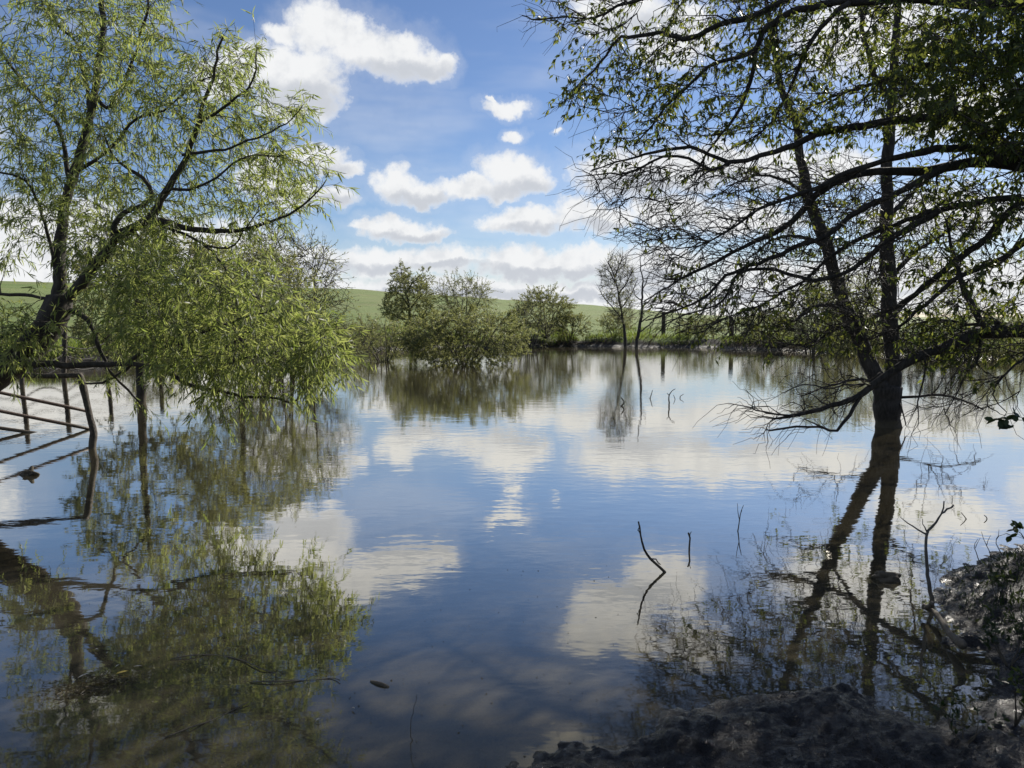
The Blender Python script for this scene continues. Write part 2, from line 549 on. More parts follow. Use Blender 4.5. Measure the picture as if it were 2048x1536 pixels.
def pond_sd(x, y):
    """signed distance to the shore, positive on land"""
    x = np.asarray(x, float)
    y = np.asarray(y, float)
    d2 = np.full(x.shape, 1e18)
    inside = np.zeros(x.shape, bool)
    n = len(POND)
    for i in range(n):
        ax, ay = POND[i]
        bx, by = POND[(i + 1) % n]
        ex, ey = bx - ax, by - ay
        t = np.clip(((x - ax) * ex + (y - ay) * ey) / (ex * ex + ey * ey), 0, 1)
        d2 = np.minimum(d2, (x - ax - t * ex) ** 2 + (y - ay - t * ey) ** 2)
        c = ((ay > y) != (by > y)) & (x < (bx - ax) * (y - ay) / (by - ay + 1e-12) + ax)
        inside ^= c
    d = np.sqrt(d2)
    return np.where(inside, -d, d)


CREST_X = np.array([-1400, 0, 500, 700, 1000, 1180, 1480, 1700, 2100, 3400])
CREST_Y = np.array([590, 574, 577, 580, 598, 610, 637, 646, 650, 648])


def ground_z(x, y):
    x = np.asarray(x, float)
    y = np.asarray(y, float)
    s = pond_sd(x, y)
    s = s + fbm(x, y, 0.9, 3, 3) * np.where(np.hypot(x, y - 3) < 8, 0.16, 0.9)
    rr = np.hypot(x, y)
    nearf = 1 - sst(rr, 8.0, 14.0)
    land_n = 0.012 + 0.24 * (1 - np.exp(-np.maximum(s, 0) * 0.26))
    # raised hump of the bank at the right
    hump = 0.34 * np.exp(-(((x - 4.4) / 1.3) ** 2 + ((y - 5.2) / 1.1) ** 2)) + 0.5 * sst(x, 3.2, 6.5) * sst(s, 0.4, 2.5)
    lumps = fbm(x, y, 1.3, 2, 11) * 0.05 + fbm(x, y, 4.2, 3, 23) * 0.045 + fbm(x, y, 9.0, 3, 31) * 0.026 + fbm(x, y, 19.0, 2, 37) * 0.020 - 0.008
    land_n = land_n + hump * sst(s, 0.0, 0.7) + lumps * sst(s, -1.0, 0.4)
    land_f = 0.42 * sst(s, 0.0, 1.1) + 0.02 * np.maximum(s, 0) + fbm(x, y, 0.7, 3, 41) * 0.16 * sst(s, 0, 1)
    az_px = 1024 + F_PX * x / np.maximum(y, 1.0)
    e = (634 - np.interp(np.clip(az_px, -1400, 3400), CREST_X, CREST_Y)) / F_PX
    RC = 150.0
    zc = CAM_H + RC * e
    rise = sst(rr, 42, RC * 1.05) * 0.55 + 0.45 * np.clip((rr - 48) / (RC - 48), 0, 1)
    hillmask = sst(y, 20, 60)
    hill = (zc - 0.9) * rise * hillmask * (1 - sst(rr, RC, 520) * 0.9)
    hill = hill + fbm(x, y, 0.03, 3, 51) * 0.5 * sst(rr, 60, 110)
    land_f = np.where(rr > 60, 0.42 + 0.02 * np.minimum(s, 24) + fbm(x, y, 0.7, 2, 41) * 0.16, land_f) + hill
    land_f = np.where(rr > 600, np.minimum(land_f, 1.0), land_f)
    land = nearf * land_n + (1 - nearf) * land_f
    bed_n = -0.10 * np.maximum(-s, 0) ** 0.9
    bed = np.maximum(nearf * bed_n + (1 - nearf) * (-0.35 * np.maximum(-s, 0)), -1.3)
    bed = bed + nearf * lumps * 0.8 * sst(s, -1.4, 0.0) + fbm(x, y, 1.1, 3, 61) * 0.06 * sst(-s, 0.0, 1.2)
    z = np.where(s > 0, land, bed)
    return z


def axis(lo, hi, step, far_lo, far_hi, grow=1.09):
    c = list(np.arange(lo, hi, step))
    a, st = hi, step
    while a < far_hi:
        c.append(a)
        st *= grow
        a += st
    c.append(far_hi)
    a, st = lo, step
    while a > far_lo:
        st *= grow
        a -= st
        c.append(max(a, far_lo))
    return np.unique(np.array(c))


def build_ground():
    xs = axis(-1.6, 4.6, 0.017, -4000, 4000, 1.05)
    ys = axis(1.9, 6.6, 0.017, -60, 5000, 1.033)
    X, Y = np.meshgrid(xs, ys)
    Z = ground_z(X, Y)
    V = np.stack([X, Y, Z], -1).reshape(-1, 3)
    nx, ny = len(xs), len(ys)
    i = np.arange(ny - 1)[:, None] * nx + np.arange(nx - 1)[None]
    Q = np.stack([i, i + 1, i + nx + 1, i + nx], -1).reshape(-1, 4)
    me = mesh_from('ground', V, Q, M['ground'])
    s = pond_sd(X, Y)
    rr = np.hypot(X, Y)
    gr = sst(s + fbm(X, Y, 0.6, 3, 71) * 1.0, 0.9, 1.9) * sst(rr, 11, 17)
    at_ = me.attributes.new('grassiness', 'FLOAT', 'POINT')
    at_.data.foreach_set('value', gr.ravel().astype(np.float32))
    o = link('ground', me)
    tag(o, 'pasture hill and muddy banks round the pond', kind='structure')
    print('ground', nx, ny)


def build_water():
    V = [(-60, -3, 0), (60, -3, 0), (60, 60, 0), (-60, 60, 0)]
    o = link('pond_water', mesh_from('pond_water', V, [(0, 1, 2, 3)], M['water'], False))
    tag(o, 'still muddy pond mirroring the clouds', kind='structure')


build_ground()
build_water()


# ------------------------------------------------------------------ tree growing
LOG = []


class Tree:
    def __init__(s, name, base, label, cat='tree', group=None, seed=1):
        s.base = np.asarray(base, float)
        s.root = root_at(name, s.base, label, cat, group)
        s.g = np.random.default_rng(seed)
        s.seed = seed
        s.np, s.nt, s.nr = [], [], []      # nodes: position, tangent, radius
        s.branches = []                     # (points, radii)
        s.parts = 0
        s.wood = Wood()
        s.lv = []
        s.wm = s.lm = None

    def _nodes(s, P, r, skip=0.0):
        T = np.gradient(P, axis=0)
        k = int(len(P) * skip)
        s.np.append(P[k:])
        s.nt.append(norm(T)[k:])
        s.nr.append(r[k:])

    def limb(s, name, pts, r0, r1, mat, sides=10, step=0.10, wig=0.012, skip=0.15, knob=0.06, taper=1.0):
        P = smooth_path(pts, step)
        n = len(P)
        w = s.g.normal(0, wig, (n, 3))
        w = (w + np.roll(w, 1, 0) + np.roll(w, -1, 0)) / 1.7
        w[0] = 0
        P = P + w
        t = np.linspace(0, 1, n) ** taper
        r = r0 + (r1 - r0) * t
        tube_part(name, P, r, sides, mat, s.root, s.base, knob=knob, seed=s.seed + s.parts)
        s.parts += 1
        s._nodes(P, r, skip)
        s.branches.append((P[int(n * 0.45):], r[int(n * 0.45):]))
        return P

    def grow(s, targets, mat, part='branches', droop=0.25, arch=0.15, wig=0.10, rk=0.009, rmin=0.003, step=0.12, back=0.8, maxlen=9.0, sides=5, flow=None, jag=0.0):
        g = s.g
        NP, NTT, NR = np.vstack(s.np), np.vstack(s.nt), np.concatenate(s.nr)
        cap = len(NP) + len(targets) * 26
        pos = np.empty((cap, 3)); tan = np.empty((cap, 3)); rad = np.empty(cap)
        k = len(NP)
        pos[:k], tan[:k], rad[:k] = NP, NTT, NR
        d0 = np.array([np.min(np.sum((NP - t) ** 2, 1)) for t in targets])
        w = s.wood
        s.wm = mat
        cnt = 0
        for ti in np.argsort(d0):
            t = targets[ti]
            vec = t - pos[:k]
            d = np.sqrt(np.sum(vec * vec, 1)) + 1e-6
            cosa = np.sum(vec * tan[:k], 1) / d
            cost = d * (1 + back * (1 - cosa)) + np.where(rad[:k] < rmin * 1.4, 0.25, 0)
            if flow is not None:
                cost = cost + 0.5 * d * (1 - (vec @ flow) / d)
            i = int(np.argmin(cost))
            L = d[i]
            if L < 0.06 or L > maxlen:
                continue
            v = vec[i] / L
            t0 = norm(tan[i] * 0.65 + v + np.array([0, 0, arch]))
            t1 = norm(v + np.array([0, 0, -droop]) + g.normal(0, 0.15, 3))
            n = int(np.clip(L / step, 4, 24))
            u = np.linspace(0, 1, n)[:, None]
            a, b = pos[i], t
            c1, c2 = a + t0 * L * 0.35, b - t1 * L * 0.35
            P = (1 - u) ** 3 * a + 3 * (1 - u) ** 2 * u * c1 + 3 * (1 - u) * u * u * c2 + u ** 3 * b
            wv = g.normal(0, 1, (n, 3))
            wv = np.cumsum(wv, 0) * wig * L / n ** 0.5 * 0.18
            if jag:
                wv = wv + g.normal(0, jag, (n, 3)) * min(L, 1.0)
            wv -= wv[0]
            P = P + wv
            r0 = min(rad[i] * 0.72, rmin + rk * L)
            r0 = max(r0, rmin)
            r = r0 + (rmin * 0.6 - r0) * np.linspace(0, 1, n) ** 0.8
            w.add(P, r, sides if r0 > 0.008 else 4)
            s.branches.append((P, r))
            k2 = k + n - 1
            if k2 < cap:
                pos[k:k2] = P[1:]
                tan[k:k2] = norm(np.gradient(P, axis=0))[1:]
                rad[k:k2] = r[1:]
                k = k2
            cnt += 1
        s.np, s.nt, s.nr = [pos[:k].copy()], [tan[:k].copy()], [rad[:k].copy()]

    def twigs(s, mat, per_m=9.0, length=(0.2, 0.5), spread=0.9, droop=0.5, up=0.0, r=0.0022, part='twigs', from_t=0.25, npt=5, keep=None, flow=None, jag=0.0):
        g = s.g
        P0, D0 = [], []
        for P, rr in s.branches:
            if len(P) < 3:
                continue
            seg = np.linalg.norm(np.diff(P, axis=0), axis=1)
            cum = np.concatenate([[0], np.cumsum(seg)])
            L = cum[-1]
            n = g.poisson(per_m * L * (1 - from_t)) + 1
            u = (from_t + (1 - from_t) * g.random(n)) * L
            u[0] = L
            p = np.stack([np.interp(u, cum, P[:, j]) for j in range(3)], 1)
            T = norm(np.gradient(P, axis=0))
            t = np.stack([np.interp(u, cum, T[:, j]) for j in range(3)], 1)
            P0.append(p)
            D0.append(t)
        P0, D0 = np.vstack(P0), np.vstack(D0)
        if keep is not None:
            kk = keep(P0)
            P0, D0 = P0[kk], D0[kk]
        n = len(P0)
        D = norm(D0 + g.normal(0, spread, (n, 3)) * 0.75 + np.array([0, 0, up]) + (0 if flow is None else flow))
        L = g.uniform(length[0], length[1], n)
        u = np.linspace(0, 1, npt)[None, :, None]
        Pt = P0[:, None] + D[:, None] * L[:, None, None] * u + np.array([0, 0, -1.0]) * (droop * L)[:, None, None] * u ** 2
        wv = np.cumsum(g.normal(0, 0.025, Pt.shape), 1) * L[:, None, None]
        if jag:
            wv = wv + g.normal(0, jag, Pt.shape) * L[:, None, None]
        wv -= wv[:, :1]
        Pt = Pt + wv
        rad = np.tile(np.linspace(r, r * 0.45, npt)[None], (n, 1))
        s.wood.add_many(Pt, rad, 3)
        s.wm = mat
        s.tw = Pt
        return Pt

    def foliage(s, mat, per_twig=8, L=(0.09, 0.14), Wd=(0.012, 0.018), out=0.8, down=0.5, along=0.6, keep=None, part='foliage', curl=0.25, segs=2, tmin=0.15, clump=None):
        g = s.g
        Pt = s.tw
        if keep is not None:
            Pt = Pt[keep(Pt[:, 0])]
        n, k = Pt.shape[0], Pt.shape[1]
        m = g.poisson(per_twig, n)
        idx = np.repeat(np.arange(n), m)
        N = len(idx)
        if not N:
            return
        t = tmin + (1 - tmin) * g.random(N) ** 0.8
        f = t * (k - 1)
        i0 = np.minimum(f.astype(int), k - 2)
        fr = (f - i0)[:, None]
        a, b = Pt[idx, i0], Pt[idx, i0 + 1]
        P = a * (1 - fr) + b * fr
        T = norm(b - a)
        D = T * along + norm(g.normal(0, 1, (N, 3))) * out + np.array([0, 0, -down])
        LL = g.uniform(L[0], L[1], N)
        WW = g.uniform(Wd[0], Wd[1], N)
        V, Q = leaves_mesh(P, D, LL, WW, g, curl, segs)
        s.lv.append((V - s.base, Q))
        s.lm = mat
        LOG.append((s.root.name, len(s.tw), N))

    def crown(s):
        """twigs and leaves as one part"""
        V, Q = s.wood.arrays(s.base)
        nw = len(Q)
        for v, q in s.lv:
            Q = np.vstack([Q, q + len(V)])
            V = np.vstack([V, v])
        me = mesh_from('crown', V, Q, s.wm, True)
        if s.lm is not None:
            me.materials.append(s.lm)
            mi = np.ones(len(Q), np.int32)
            mi[:nw] = 0
            me.polygons.foreach_set('material_index', mi)
        link('crown', me, s.root)


def px_poly(poly, n, d0, d1, g):
    poly = np.array(poly, float)
    lo, hi = poly.min(0), poly.max(0)
    out = np.empty((0, 2))
    while len(out) < n:
        c = g.uniform(lo, hi, (n * 2, 2))
        ins = np.zeros(len(c), bool)
        for i in range(len(poly)):
            a, b = poly[i], poly[(i + 1) % len(poly)]
            cr = ((a[1] > c[:, 1]) != (b[1] > c[:, 1])) & (c[:, 0] < (b[0] - a[0]) * (c[:, 1] - a[1]) / (b[1] - a[1] + 1e-12) + a[0])
            ins ^= cr
        out = np.vstack([out, c[ins]])
    out = out[:n]
    return at(out[:, 0], out[:, 1], g.uniform(d0, d1, n))


def L3(pts, d0, d1):
    pts = np.array(pts, float)
    c = np.concatenate([[0], np.cumsum(np.linalg.norm(np.diff(pts, axis=0), axis=1))])
    d = d0 + (d1 - d0) * c / c[-1]
    return at(pts[:, 0], pts[:, 1], d)


def wr(w, d):
    return w * 0.5 / F_PX * d


# ------------------------------------------------------------------ the willow at the left
def build_willow():
    base = np.array([-7.4, 9.0, -0.15])
    T = Tree('willow_tree', base, 'large leaning willow with narrow yellow-green leaves overhanging the water', 'tree', seed=11)
    mb = M['willow_bark']
    D = 9.5
    trunk = np.vstack([[base], [base + [0.35, 0.2, 0.75]], L3([(-90, 800), (0, 742), (58, 700), (105, 640), (120, 600)], 9.2, 9.5)])
    T.limb('trunk', trunk, 0.24, wr(50, D), mb, 14, 0.09, 0.012, 0.3, 0.07)

    def lb(pts, w0, w1, d0, d1, sides=9):
        return T.limb('limb', L3(pts, d0, d1), wr(w0 * .9, d0), wr(w1 * .85, d1), mb, sides, 0.09, 0.012, 0.12)
    lb([(116, 622), (118, 570), (118, 510), (124, 440), (140, 380), (160, 310), (182, 220), (200, 120), (206, 20), (210, -120)], 28, 8, 9.5, 10.6, 12)
    lb([(118, 612), (160, 562), (205, 513), (232, 474), (294, 441), (328, 383), (369, 314), (393, 253), (410, 205), (437, 102), (445, 70)], 27, 4, 9.5, 9.0, 11)
    lb([(228, 478), (226, 450), (250, 425), (282, 413), (303, 390), (285, 355), (262, 345), (228, 312), (210, 262)], 15, 3, 9.3, 9.6)
    lb([(393, 253), (430, 225), (460, 203), (495, 172), (512, 140), (514, 100)], 8, 2.5, 9.1, 8.7)
    lb([(289, 443), (340, 447), (378, 456), (441, 464), (492, 456), (555, 439), (594, 421), (632, 388), (655, 362)], 15, 2.5, 9.3, 8.6)
    lb([(300, 444), (365, 467), (403, 484), (441, 493), (467, 489), (490, 465), (520, 420)], 8, 2.5, 9.3, 8.8)
    lb([(403, 484), (434, 522), (450, 545), (470, 600), (470, 650)], 7, 2.5, 9.2, 8.8)
    lb([(365, 310), (430, 300), (480, 285), (540, 262), (585, 240), (608, 215)], 7, 2, 9.1, 8.6)
    lb([(330, 383), (400, 372), (450, 335), (500, 318), (570, 310)], 7, 2, 9.2, 8.7)
    lb([(150, 345), (212, 304), (273, 243), (328, 219), (359, 195), (403, 160), (440, 150)], 9, 2.5, 9.8, 9.4)
    lb([(190, 190), (212, 219), (239, 185), (263, 137), (280, 68), (291, 0), (300, -90)], 9, 3, 10.2, 9.6)
    lb([(140, 380), (120, 256), (89, 222), (44, 161), (0, 89), (-30, 30)], 11, 4, 9.9, 10.5)
    lb([(180, 225), (154, 92), (120, 51), (85, 0), (60, -60)], 8, 3, 10.3, 10.5)
    lb([(116, 540), (80, 420), (51, 359), (0, 345), (-60, 330)], 9, 3, 9.6, 9.2)
    lb([(108, 596), (60, 592), (0, 590), (-60, 600)], 9, 5, 9.6, 9.8)
    lb([(122, 618), (150, 622), (176, 638), (187, 660), (195, 694), (209, 722), (225, 751), (254, 786), (281, 807)], 13, 4, 9.5, 9.3)
    lb([(30, 725), (80, 728), (125, 726), (195, 731), (264, 727), (330, 738), (372, 762), (410, 778), (454, 787), (512, 792), (571, 801), (593, 798), (619, 765), (640, 735)], 17, 2.5, 9.2, 8.2, 10)
    lb([(264, 727), (230, 752), (205, 765), (172, 768)], 7, 4, 9.2, 9.6)
    lb([(260, 722), (290, 700), (350, 690), (420, 660), (480, 640), (560, 610)], 9, 2.5, 9.1, 7.9)
    lb([(330, 738), (420, 730), (500, 715), (590, 690), (660, 705), (705, 735)], 8, 2, 9.0, 7.8)
    lb([(205, 552), (250, 556), (300, 563), (380, 560), (450, 575), (520, 600)], 8, 2, 9.4, 8.9)
    lb([(215, 560), (240, 580), (263, 597), (300, 640), (340, 690)], 6, 3, 9.4, 9.1)
    lb([(470, 650), (500, 660), (440, 700), (432, 740), (436, 790)], 5, 2, 8.9, 8.7)
    lb([(95, 650), (60, 660), (20, 672), (-40, 690)], 8, 4, 9.3, 8.8)
    g = T.g
    tg = [
        px_poly([(200, 560), (300, 520), (420, 530), (540, 560), (600, 640), (650, 645), (676, 700), (655, 735), (560, 740), (470, 750), (430, 780), (400, 760), (330, 740), (250, 690)], 520, 7.4, 9.8, g),
        px_poly([(410, 700), (480, 700), (450, 850), (425, 860)], 22, 8.0, 8.7, g),
        px_poly([(600, 650), (662, 660), (686, 735), (655, 755), (580, 740)], 60, 7.5, 8.3, g),
        px_poly([(0, 620), (110, 640), (60, 720), (0, 730)], 60, 8.6, 9.6, g),
        px_poly([(60, -20), (330, -20), (350, 120), (430, 90), (535, 90), (525, 190), (610, 215), (600, 290), (640, 330), (610, 400), (480, 445), (330, 440), (230, 500), (0, 520), (0, 120), (80, 110)], 800, 8.6, 11.4, g),
        px_poly([(-200, -160), (330, -160), (300, 0), (60, 10), (40, 120), (-60, 300), (-200, 500)], 180, 9.2, 11.6, g),
        px_poly([(200, 440), (330, 450), (330, 540), (240, 560)], 50, 9.0, 10, g),
        px_poly([(200, 430), (620, 400), (600, 470), (540, 560), (300, 540), (210, 560)], 60, 8.4, 9.8, g),
    ]
    T.grow(np.vstack(tg), M['twig'], droop=0.30, arch=0.25, wig=0.6, rk=0.008, rmin=0.0034, back=0.7)
    T.twigs(M['twig'], 8.5, (0.14, 0.46), 0.85, 0.28, 0.12, 0.0022, from_t=0.25)
    T.foliage(M['willow_leaf'], 11.5, (0.075, 0.140), (0.0095, 0.0155), 0.75, 0.55, 0.75, curl=0.22)
    T.crown()


build_willow()


# ------------------------------------------------------------------ the tree standing in the water at the right
def build_flooded_tree():
    b = onz(1777, 856)
    base = np.array([b[0], b[1] + 0.15, -0.35])
    T = Tree('flooded_tree', base, 'dark twin-stemmed tree standing in the water beside the muddy bank', 'tree', seed=23)
    mb = M['dark_bark']
    D = base[1]
    low = np.vstack([[base], L3([(1776, 856), (1774, 830), (1774, 800), (1772, 775)], D, D)])
    T.limb('trunk', low, wr(51, D), wr(54, D), mb, 24, 0.07, 0.006, 0.9, 0.05)

    def lb(name, pts, w0, w1, d0, d1, sides=9):
        return T.limb(name, L3(pts, d0, d1), wr(w0, d0), wr(w1, d1), mb, sides, 0.12, 0.014, 0.10)
    lb('stem', [(1768, 815), (1758, 770), (1738, 725), (1715, 670), (1692, 622), (1669, 550), (1652, 490), (1635, 441), (1615, 395), (1600, 320), (1587, 245), (1569, 200), (1545, 90), (1530, -60)], 36, 6, D, D + .4, 14)
    lb('stem', [(1782, 815), (1786, 765), (1783, 700), (1778, 620), (1775, 540), (1773, 450), (1775, 330), (1779, 250), (1784, 180), (1792, 100), (1798, 0), (1804, -160)], 36, 8, D, D - .4, 14)
    lb('limb', [(1781, 190), (1765, 165), (1748, 150), (1735, 108), (1720, 20), (1700, -90)], 13, 4, D - .3, D - .6)
    lb('limb', [(1690, 622), (1640, 610), (1590, 640), (1540, 660)], 9, 2.5, D, D - .8)
    lb('limb', [(1652, 492), (1600, 470), (1540, 480), (1490, 520)], 9, 2.5, D, D - .8)
    lb('limb', [(1776, 560), (1830, 500), (1880, 470), (1940, 430)], 10, 3, D, D - .5)
    lb('limb', [(1776, 640), (1820, 600), (1870, 560), (1930, 530)], 10, 3, D, D + .6)
    lb('limb', [(1774, 440), (1830, 380), (1890, 330), (1960, 290)], 10, 3, D, D + .6)
    lb('limb', [(1618, 400), (1570, 360), (1520, 350), (1450, 370)], 8, 2.5, D + .2, D - .3)
    lb('limb', [(1760, 780), (1720, 760), (1660, 772), (1600, 790)], 7, 2, D, D - .6)
    lb('limb', [(1799, 795), (1840, 792), (1885, 789), (1922, 800), (1966, 822)], 6, 3, D - .1, D - .9)
    lb('limb', [(1798, 800), (1806, 825), (1812, 850)], 4, 2, D - .1, D - .5)
    g = T.g
    tg = [px_poly([(1520, 560), (1600, 300), (1500, 60), (1700, -60), (1960, 0), (1980, 300), (1980, 560), (1840, 640), (1620, 660)], 420, D - 1.2, D + 2.0, g),
          px_poly([(1560, 740), (1740, 720), (1730, 800), (1590, 820)], 22, D - 1.2, D, g),
          px_poly([(1810, 700), (1980, 700), (1990, 820), (1820, 850)], 26, D - 1.5, D, g)]
    T.grow(np.vstack(tg), M['twig'], droop=0.1, arch=0.1, wig=0.7, rk=0.011, rmin=0.0055, jag=0.012)
    T.twigs(M['twig'], 4.5, (0.15, 0.45), 0.9, 0.15, 0.0, 0.0034, jag=0.03)
    up = lambda P: (P[:, 2] > 1.1) & (T.g.random(len(P)) < 0.55)
    T.foliage(M['elm_leaf'], 6.0, (0.07, 0.115), (0.026, 0.042), 0.8, 0.5, 0.4, keep=up, segs=1)
    T.crown()


build_flooded_tree()


# ------------------------------------------------------------------ the big tree hanging in from the right bank
def build_overhang():
    bx, by = 6.5, 7.6
    base = np.array([bx, by, float(ground_z(bx, by)) - 0.1])
    T = Tree('overhanging_tree', base, 'big dark tree on the right bank whose long bare-twigged limbs overhang the pond', 'tree', seed=37)
    mb = M['dark_bark']
    T.limb('trunk', [base, base + [0.05, 0, 1.0], base + [-0.05, 0.05, 2.2], base + [0.1, 0.1, 3.6], base + [0.0, 0.2, 5.2], base + [-0.3, 0.3, 7.0]], 0.36, 0.12, mb, 18, 0.1, 0.012, 0.25, 0.07)
    C = 1024 + F_PX * bx / by

    def lb(pts, w0, w1, d0, d1, sides=9):
        return T.limb('limb', L3(pts, d0, d1), wr(w0, d0), wr(w1, d1), mb, sides, 0.09, 0.014, 0.06, 0.07)
    # upper limbs
    lb([(C, -60), (2150, -70), (1900, -60), (1700, -35), (1548, 8), (1439, 47), (1381, 75), (1360, 76), (1319, 65), (1275, 68), (1248, 72), (1228, 96), (1204, 130), (1178, 154), (1150, 180)], 34, 2.5, 7.6, 8.6, 11)
    lb([(1640, -30), (1500, -60), (1380, -35), (1282, 0), (1235, 16), (1191, 34), (1134, 33), (1095, 42), (1064, 39), (1048, 33)], 13, 2, 7.8, 8.8)
    lb([(C, 30), (2100, 10), (1850, 0), (1650, 10), (1548, 42), (1524, 68), (1514, 96), (1478, 115), (1439, 130), (1400, 156), (1366, 188), (1329, 221), (1298, 260), (1270, 290)], 34, 2.5, 7.5, 8.3, 11)
    lb([(1514, 92), (1511, 135), (1488, 188), (1465, 234), (1446, 266), (1418, 307), (1390, 350)], 10, 2.5, 8.1, 8.4)
    lb([(1700, 6), (1640, 60), (1600, 130), (1570, 200), (1520, 260), (1480, 290)], 11, 2.5, 7.9, 8.6)
    # middle limbs
    lb([(C, 380), (2180, 350), (2048, 310), (1975, 262), (1939, 236), (1873, 229), (1808, 240), (1730, 250), (1631, 268), (1548, 305), (1496, 320), (1462, 324), (1426, 315), (1381, 299), (1308, 297), (1272, 312), (1230, 322), (1180, 340)], 34, 2.5, 7.6, 8.4, 11)
    lb([(1462, 324), (1420, 342), (1370, 322), (1320, 318), (1260, 345), (1200, 350), (1150, 352)], 7, 1.8, 8.2, 8.5)
    lb([(C, 420), (2200, 370), (2048, 336), (1965, 318), (1887, 336), (1808, 346), (1730, 346), (1652, 378), (1615, 407), (1566, 453), (1517, 483), (1469, 502), (1400, 540), (1340, 570), (1290, 600)], 36, 2.5, 7.5, 8.8, 11)
    lb([(2010, 325), (1933, 297), (1850, 305), (1772, 325), (1704, 341), (1640, 370), (1560, 400), (1480, 440), (1420, 480), (1360, 495)], 18, 2.2, 7.5, 8.3)
    lb([(1900, 330), (1820, 375), (1760, 400), (1700, 438), (1652, 473), (1566, 509), (1505, 534), (1456, 556), (1420, 592), (1350, 620), (1290, 640)], 17, 2.2, 7.6, 8.6)
    lb([(1880, 420), (1800, 470), (1730, 520), (1656, 553), (1600, 552), (1530, 536), (1480, 546), (1444, 600), (1371, 628), (1320, 660)], 13, 2, 7.7, 8.8)
    lb([(C, 470), (2200, 400), (2060, 400), (1974, 469), (1889, 544), (1832, 586), (1775, 629), (1700, 650), (1620, 680), (1540, 690)], 26, 2.5, 7.5, 8.6, 10)
    lb([(2200, 440), (2090, 470), (2030, 497), (1974, 529), (1908, 563), (1832, 626), (1780, 660), (1700, 690)], 17, 2.5, 7.4, 8.2)
    lb([(2040, 395), (1950, 400), (1880, 420), (1790, 450), (1700, 490), (1600, 560), (1520, 610), (1440, 640)], 14, 2.2, 7.5, 8.9)
    # heavy low limb
    lb([(C, 640), (2200, 670), (2100, 668), (2048, 660), (1990, 668), (1930, 672), (1880, 695), (1825, 722), (1775, 753), (1735, 782), (1680, 806), (1620, 826), (1552, 842)], 46, 5, 7.7, 7.9, 12)
    lb([(1745, 772), (1722, 800), (1700, 830), (1672, 855), (1640, 848), (1590, 855), (1540, 860)], 9, 3.5, 7.9, 7.7)
    lb([(1600, 832), (1560, 835), (1530, 822), (1500, 818), (1462, 808)], 4.5, 1.5, 7.9, 7.7)
    lb([(1730, 768), (1690, 762), (1650, 775), (1610, 770), (1585, 775)], 4.5, 1.5, 7.9, 8.0)
    lb([(1990, 668), (1962, 640), (1942, 601), (1923, 556), (1905, 500), (1890, 440)], 15, 4, 7.7, 7.9)
    lb([(2060, 662), (1990, 640), (1940, 650), (1880, 640), (1820, 650)], 9, 3, 7.7, 8.2)
    lb([(1960, 672), (1950, 720), (1925, 760), (1905, 800), (1890, 830)], 6, 1.8, 7.8, 7.7)
    lb([(2090, 668), (2040, 720), (2000, 750), (1985, 790), (2010, 830)], 6, 1.8, 7.6, 7.4)
    lb([(1850, 712), (1846, 760), (1830, 800), (1835, 850)], 5, 1.5, 7.8, 7.8)
    lb([(C, 150), (2250, 120), (2100, 130), (1980, 110), (1860, 130), (1760, 160), (1660, 190), (1580, 240)], 24, 2.5, 7.5, 8.6, 10)
    g = T.g
    tg = [
        # leafy upper spray
        px_poly([(1090, -40), (1350, -40), (1560, -20), (1620, 250), (1420, 310), (1200, 320), (1190, 240), (1110, 200), (1180, 100), (1070, 40)], 330, 7.6, 9.4, g),
        px_poly([(1500, -40), (1850, -60), (1850, 260), (1560, 300)], 230, 7.2, 9.2, g),
        # dense right top
        px_poly([(1830, 40), (2200, -60), (2250, 330), (2048, 330), (1900, 240), (1790, 230)], 600, 6.6, 8.8, g),
        # bare fan in the middle
        px_poly([(1180, 330), (1500, 330), (1700, 330), (1800, 480), (1720, 660), (1540, 690), (1370, 680), (1290, 640), (1320, 560), (1260, 480), (1170, 385)], 1080, 7.6, 9.6, g),
        px_poly([(1720, 350), (2200, 350), (2200, 640), (1900, 690), (1720, 690)], 480, 6.8, 9.0, g),
        px_poly([(1500, 650), (1850, 640), (2000, 700), (1850, 700), (1560, 700)], 110, 7.6, 8.6, g),
        # dead sprays over the water
        px_poly([(1480, 800), (1560, 780), (1700, 760), (1740, 790), (1660, 850), (1530, 865)], 40, 7.5, 8.3, g),
        px_poly([(1850, 700), (2048, 700), (2060, 830), (1990, 860), (1820, 840)], 40, 7.2, 8.2, g),
        px_poly([(1880, 640), (2100, 640), (2100, 720), (1880, 710)], 40, 7.2, 8.4, g),
        px_poly([(1500, -260), (2300, -300), (2300, -40), (1500, -40)], 200, 6.8, 9.0, g),
    ]
    T.grow(np.vstack(tg), M['twig'], droop=0.22, arch=0.05, wig=0.7, rk=0.0110, rmin=0.0058, back=1.1, flow=np.array([-0.9, 0.1, -0.25]), jag=0.010)
    T.twigs(M['twig'], 9.0, (0.12, 0.44), 0.95, 0.12, 0.0, 0.0033, from_t=0.2, flow=np.array([-0.25, 0, -0.05]), jag=0.06)

    def dens(P):
        """leafy at the top and the right, nearly bare in the middle fan and over the water"""
        k = F_PX / np.maximum(P[:, 1], 1)
        px = 1024 + P[:, 0] * k
        elv = (P[:, 2] - CAM_H) / P[:, 1]
        p = 0.06 + 0.50 * sst(elv, 0.15, 0.24) + 0.32 * sst(px, 1780, 1900) * sst(elv, -0.06, 0.0) + 0.6 * sst(px, 1780, 1900) * sst(elv, .12, .2)
        p = p * (0.35 + 1.3 * sst(fbm(P[:, 0] + P[:, 1], P[:, 2] - P[:, 1] * .5, 1.6, 2, 5), -0.25, 0.3))
        return g.random(len(P)) < np.where(elv < -0.06, 0.015, p)
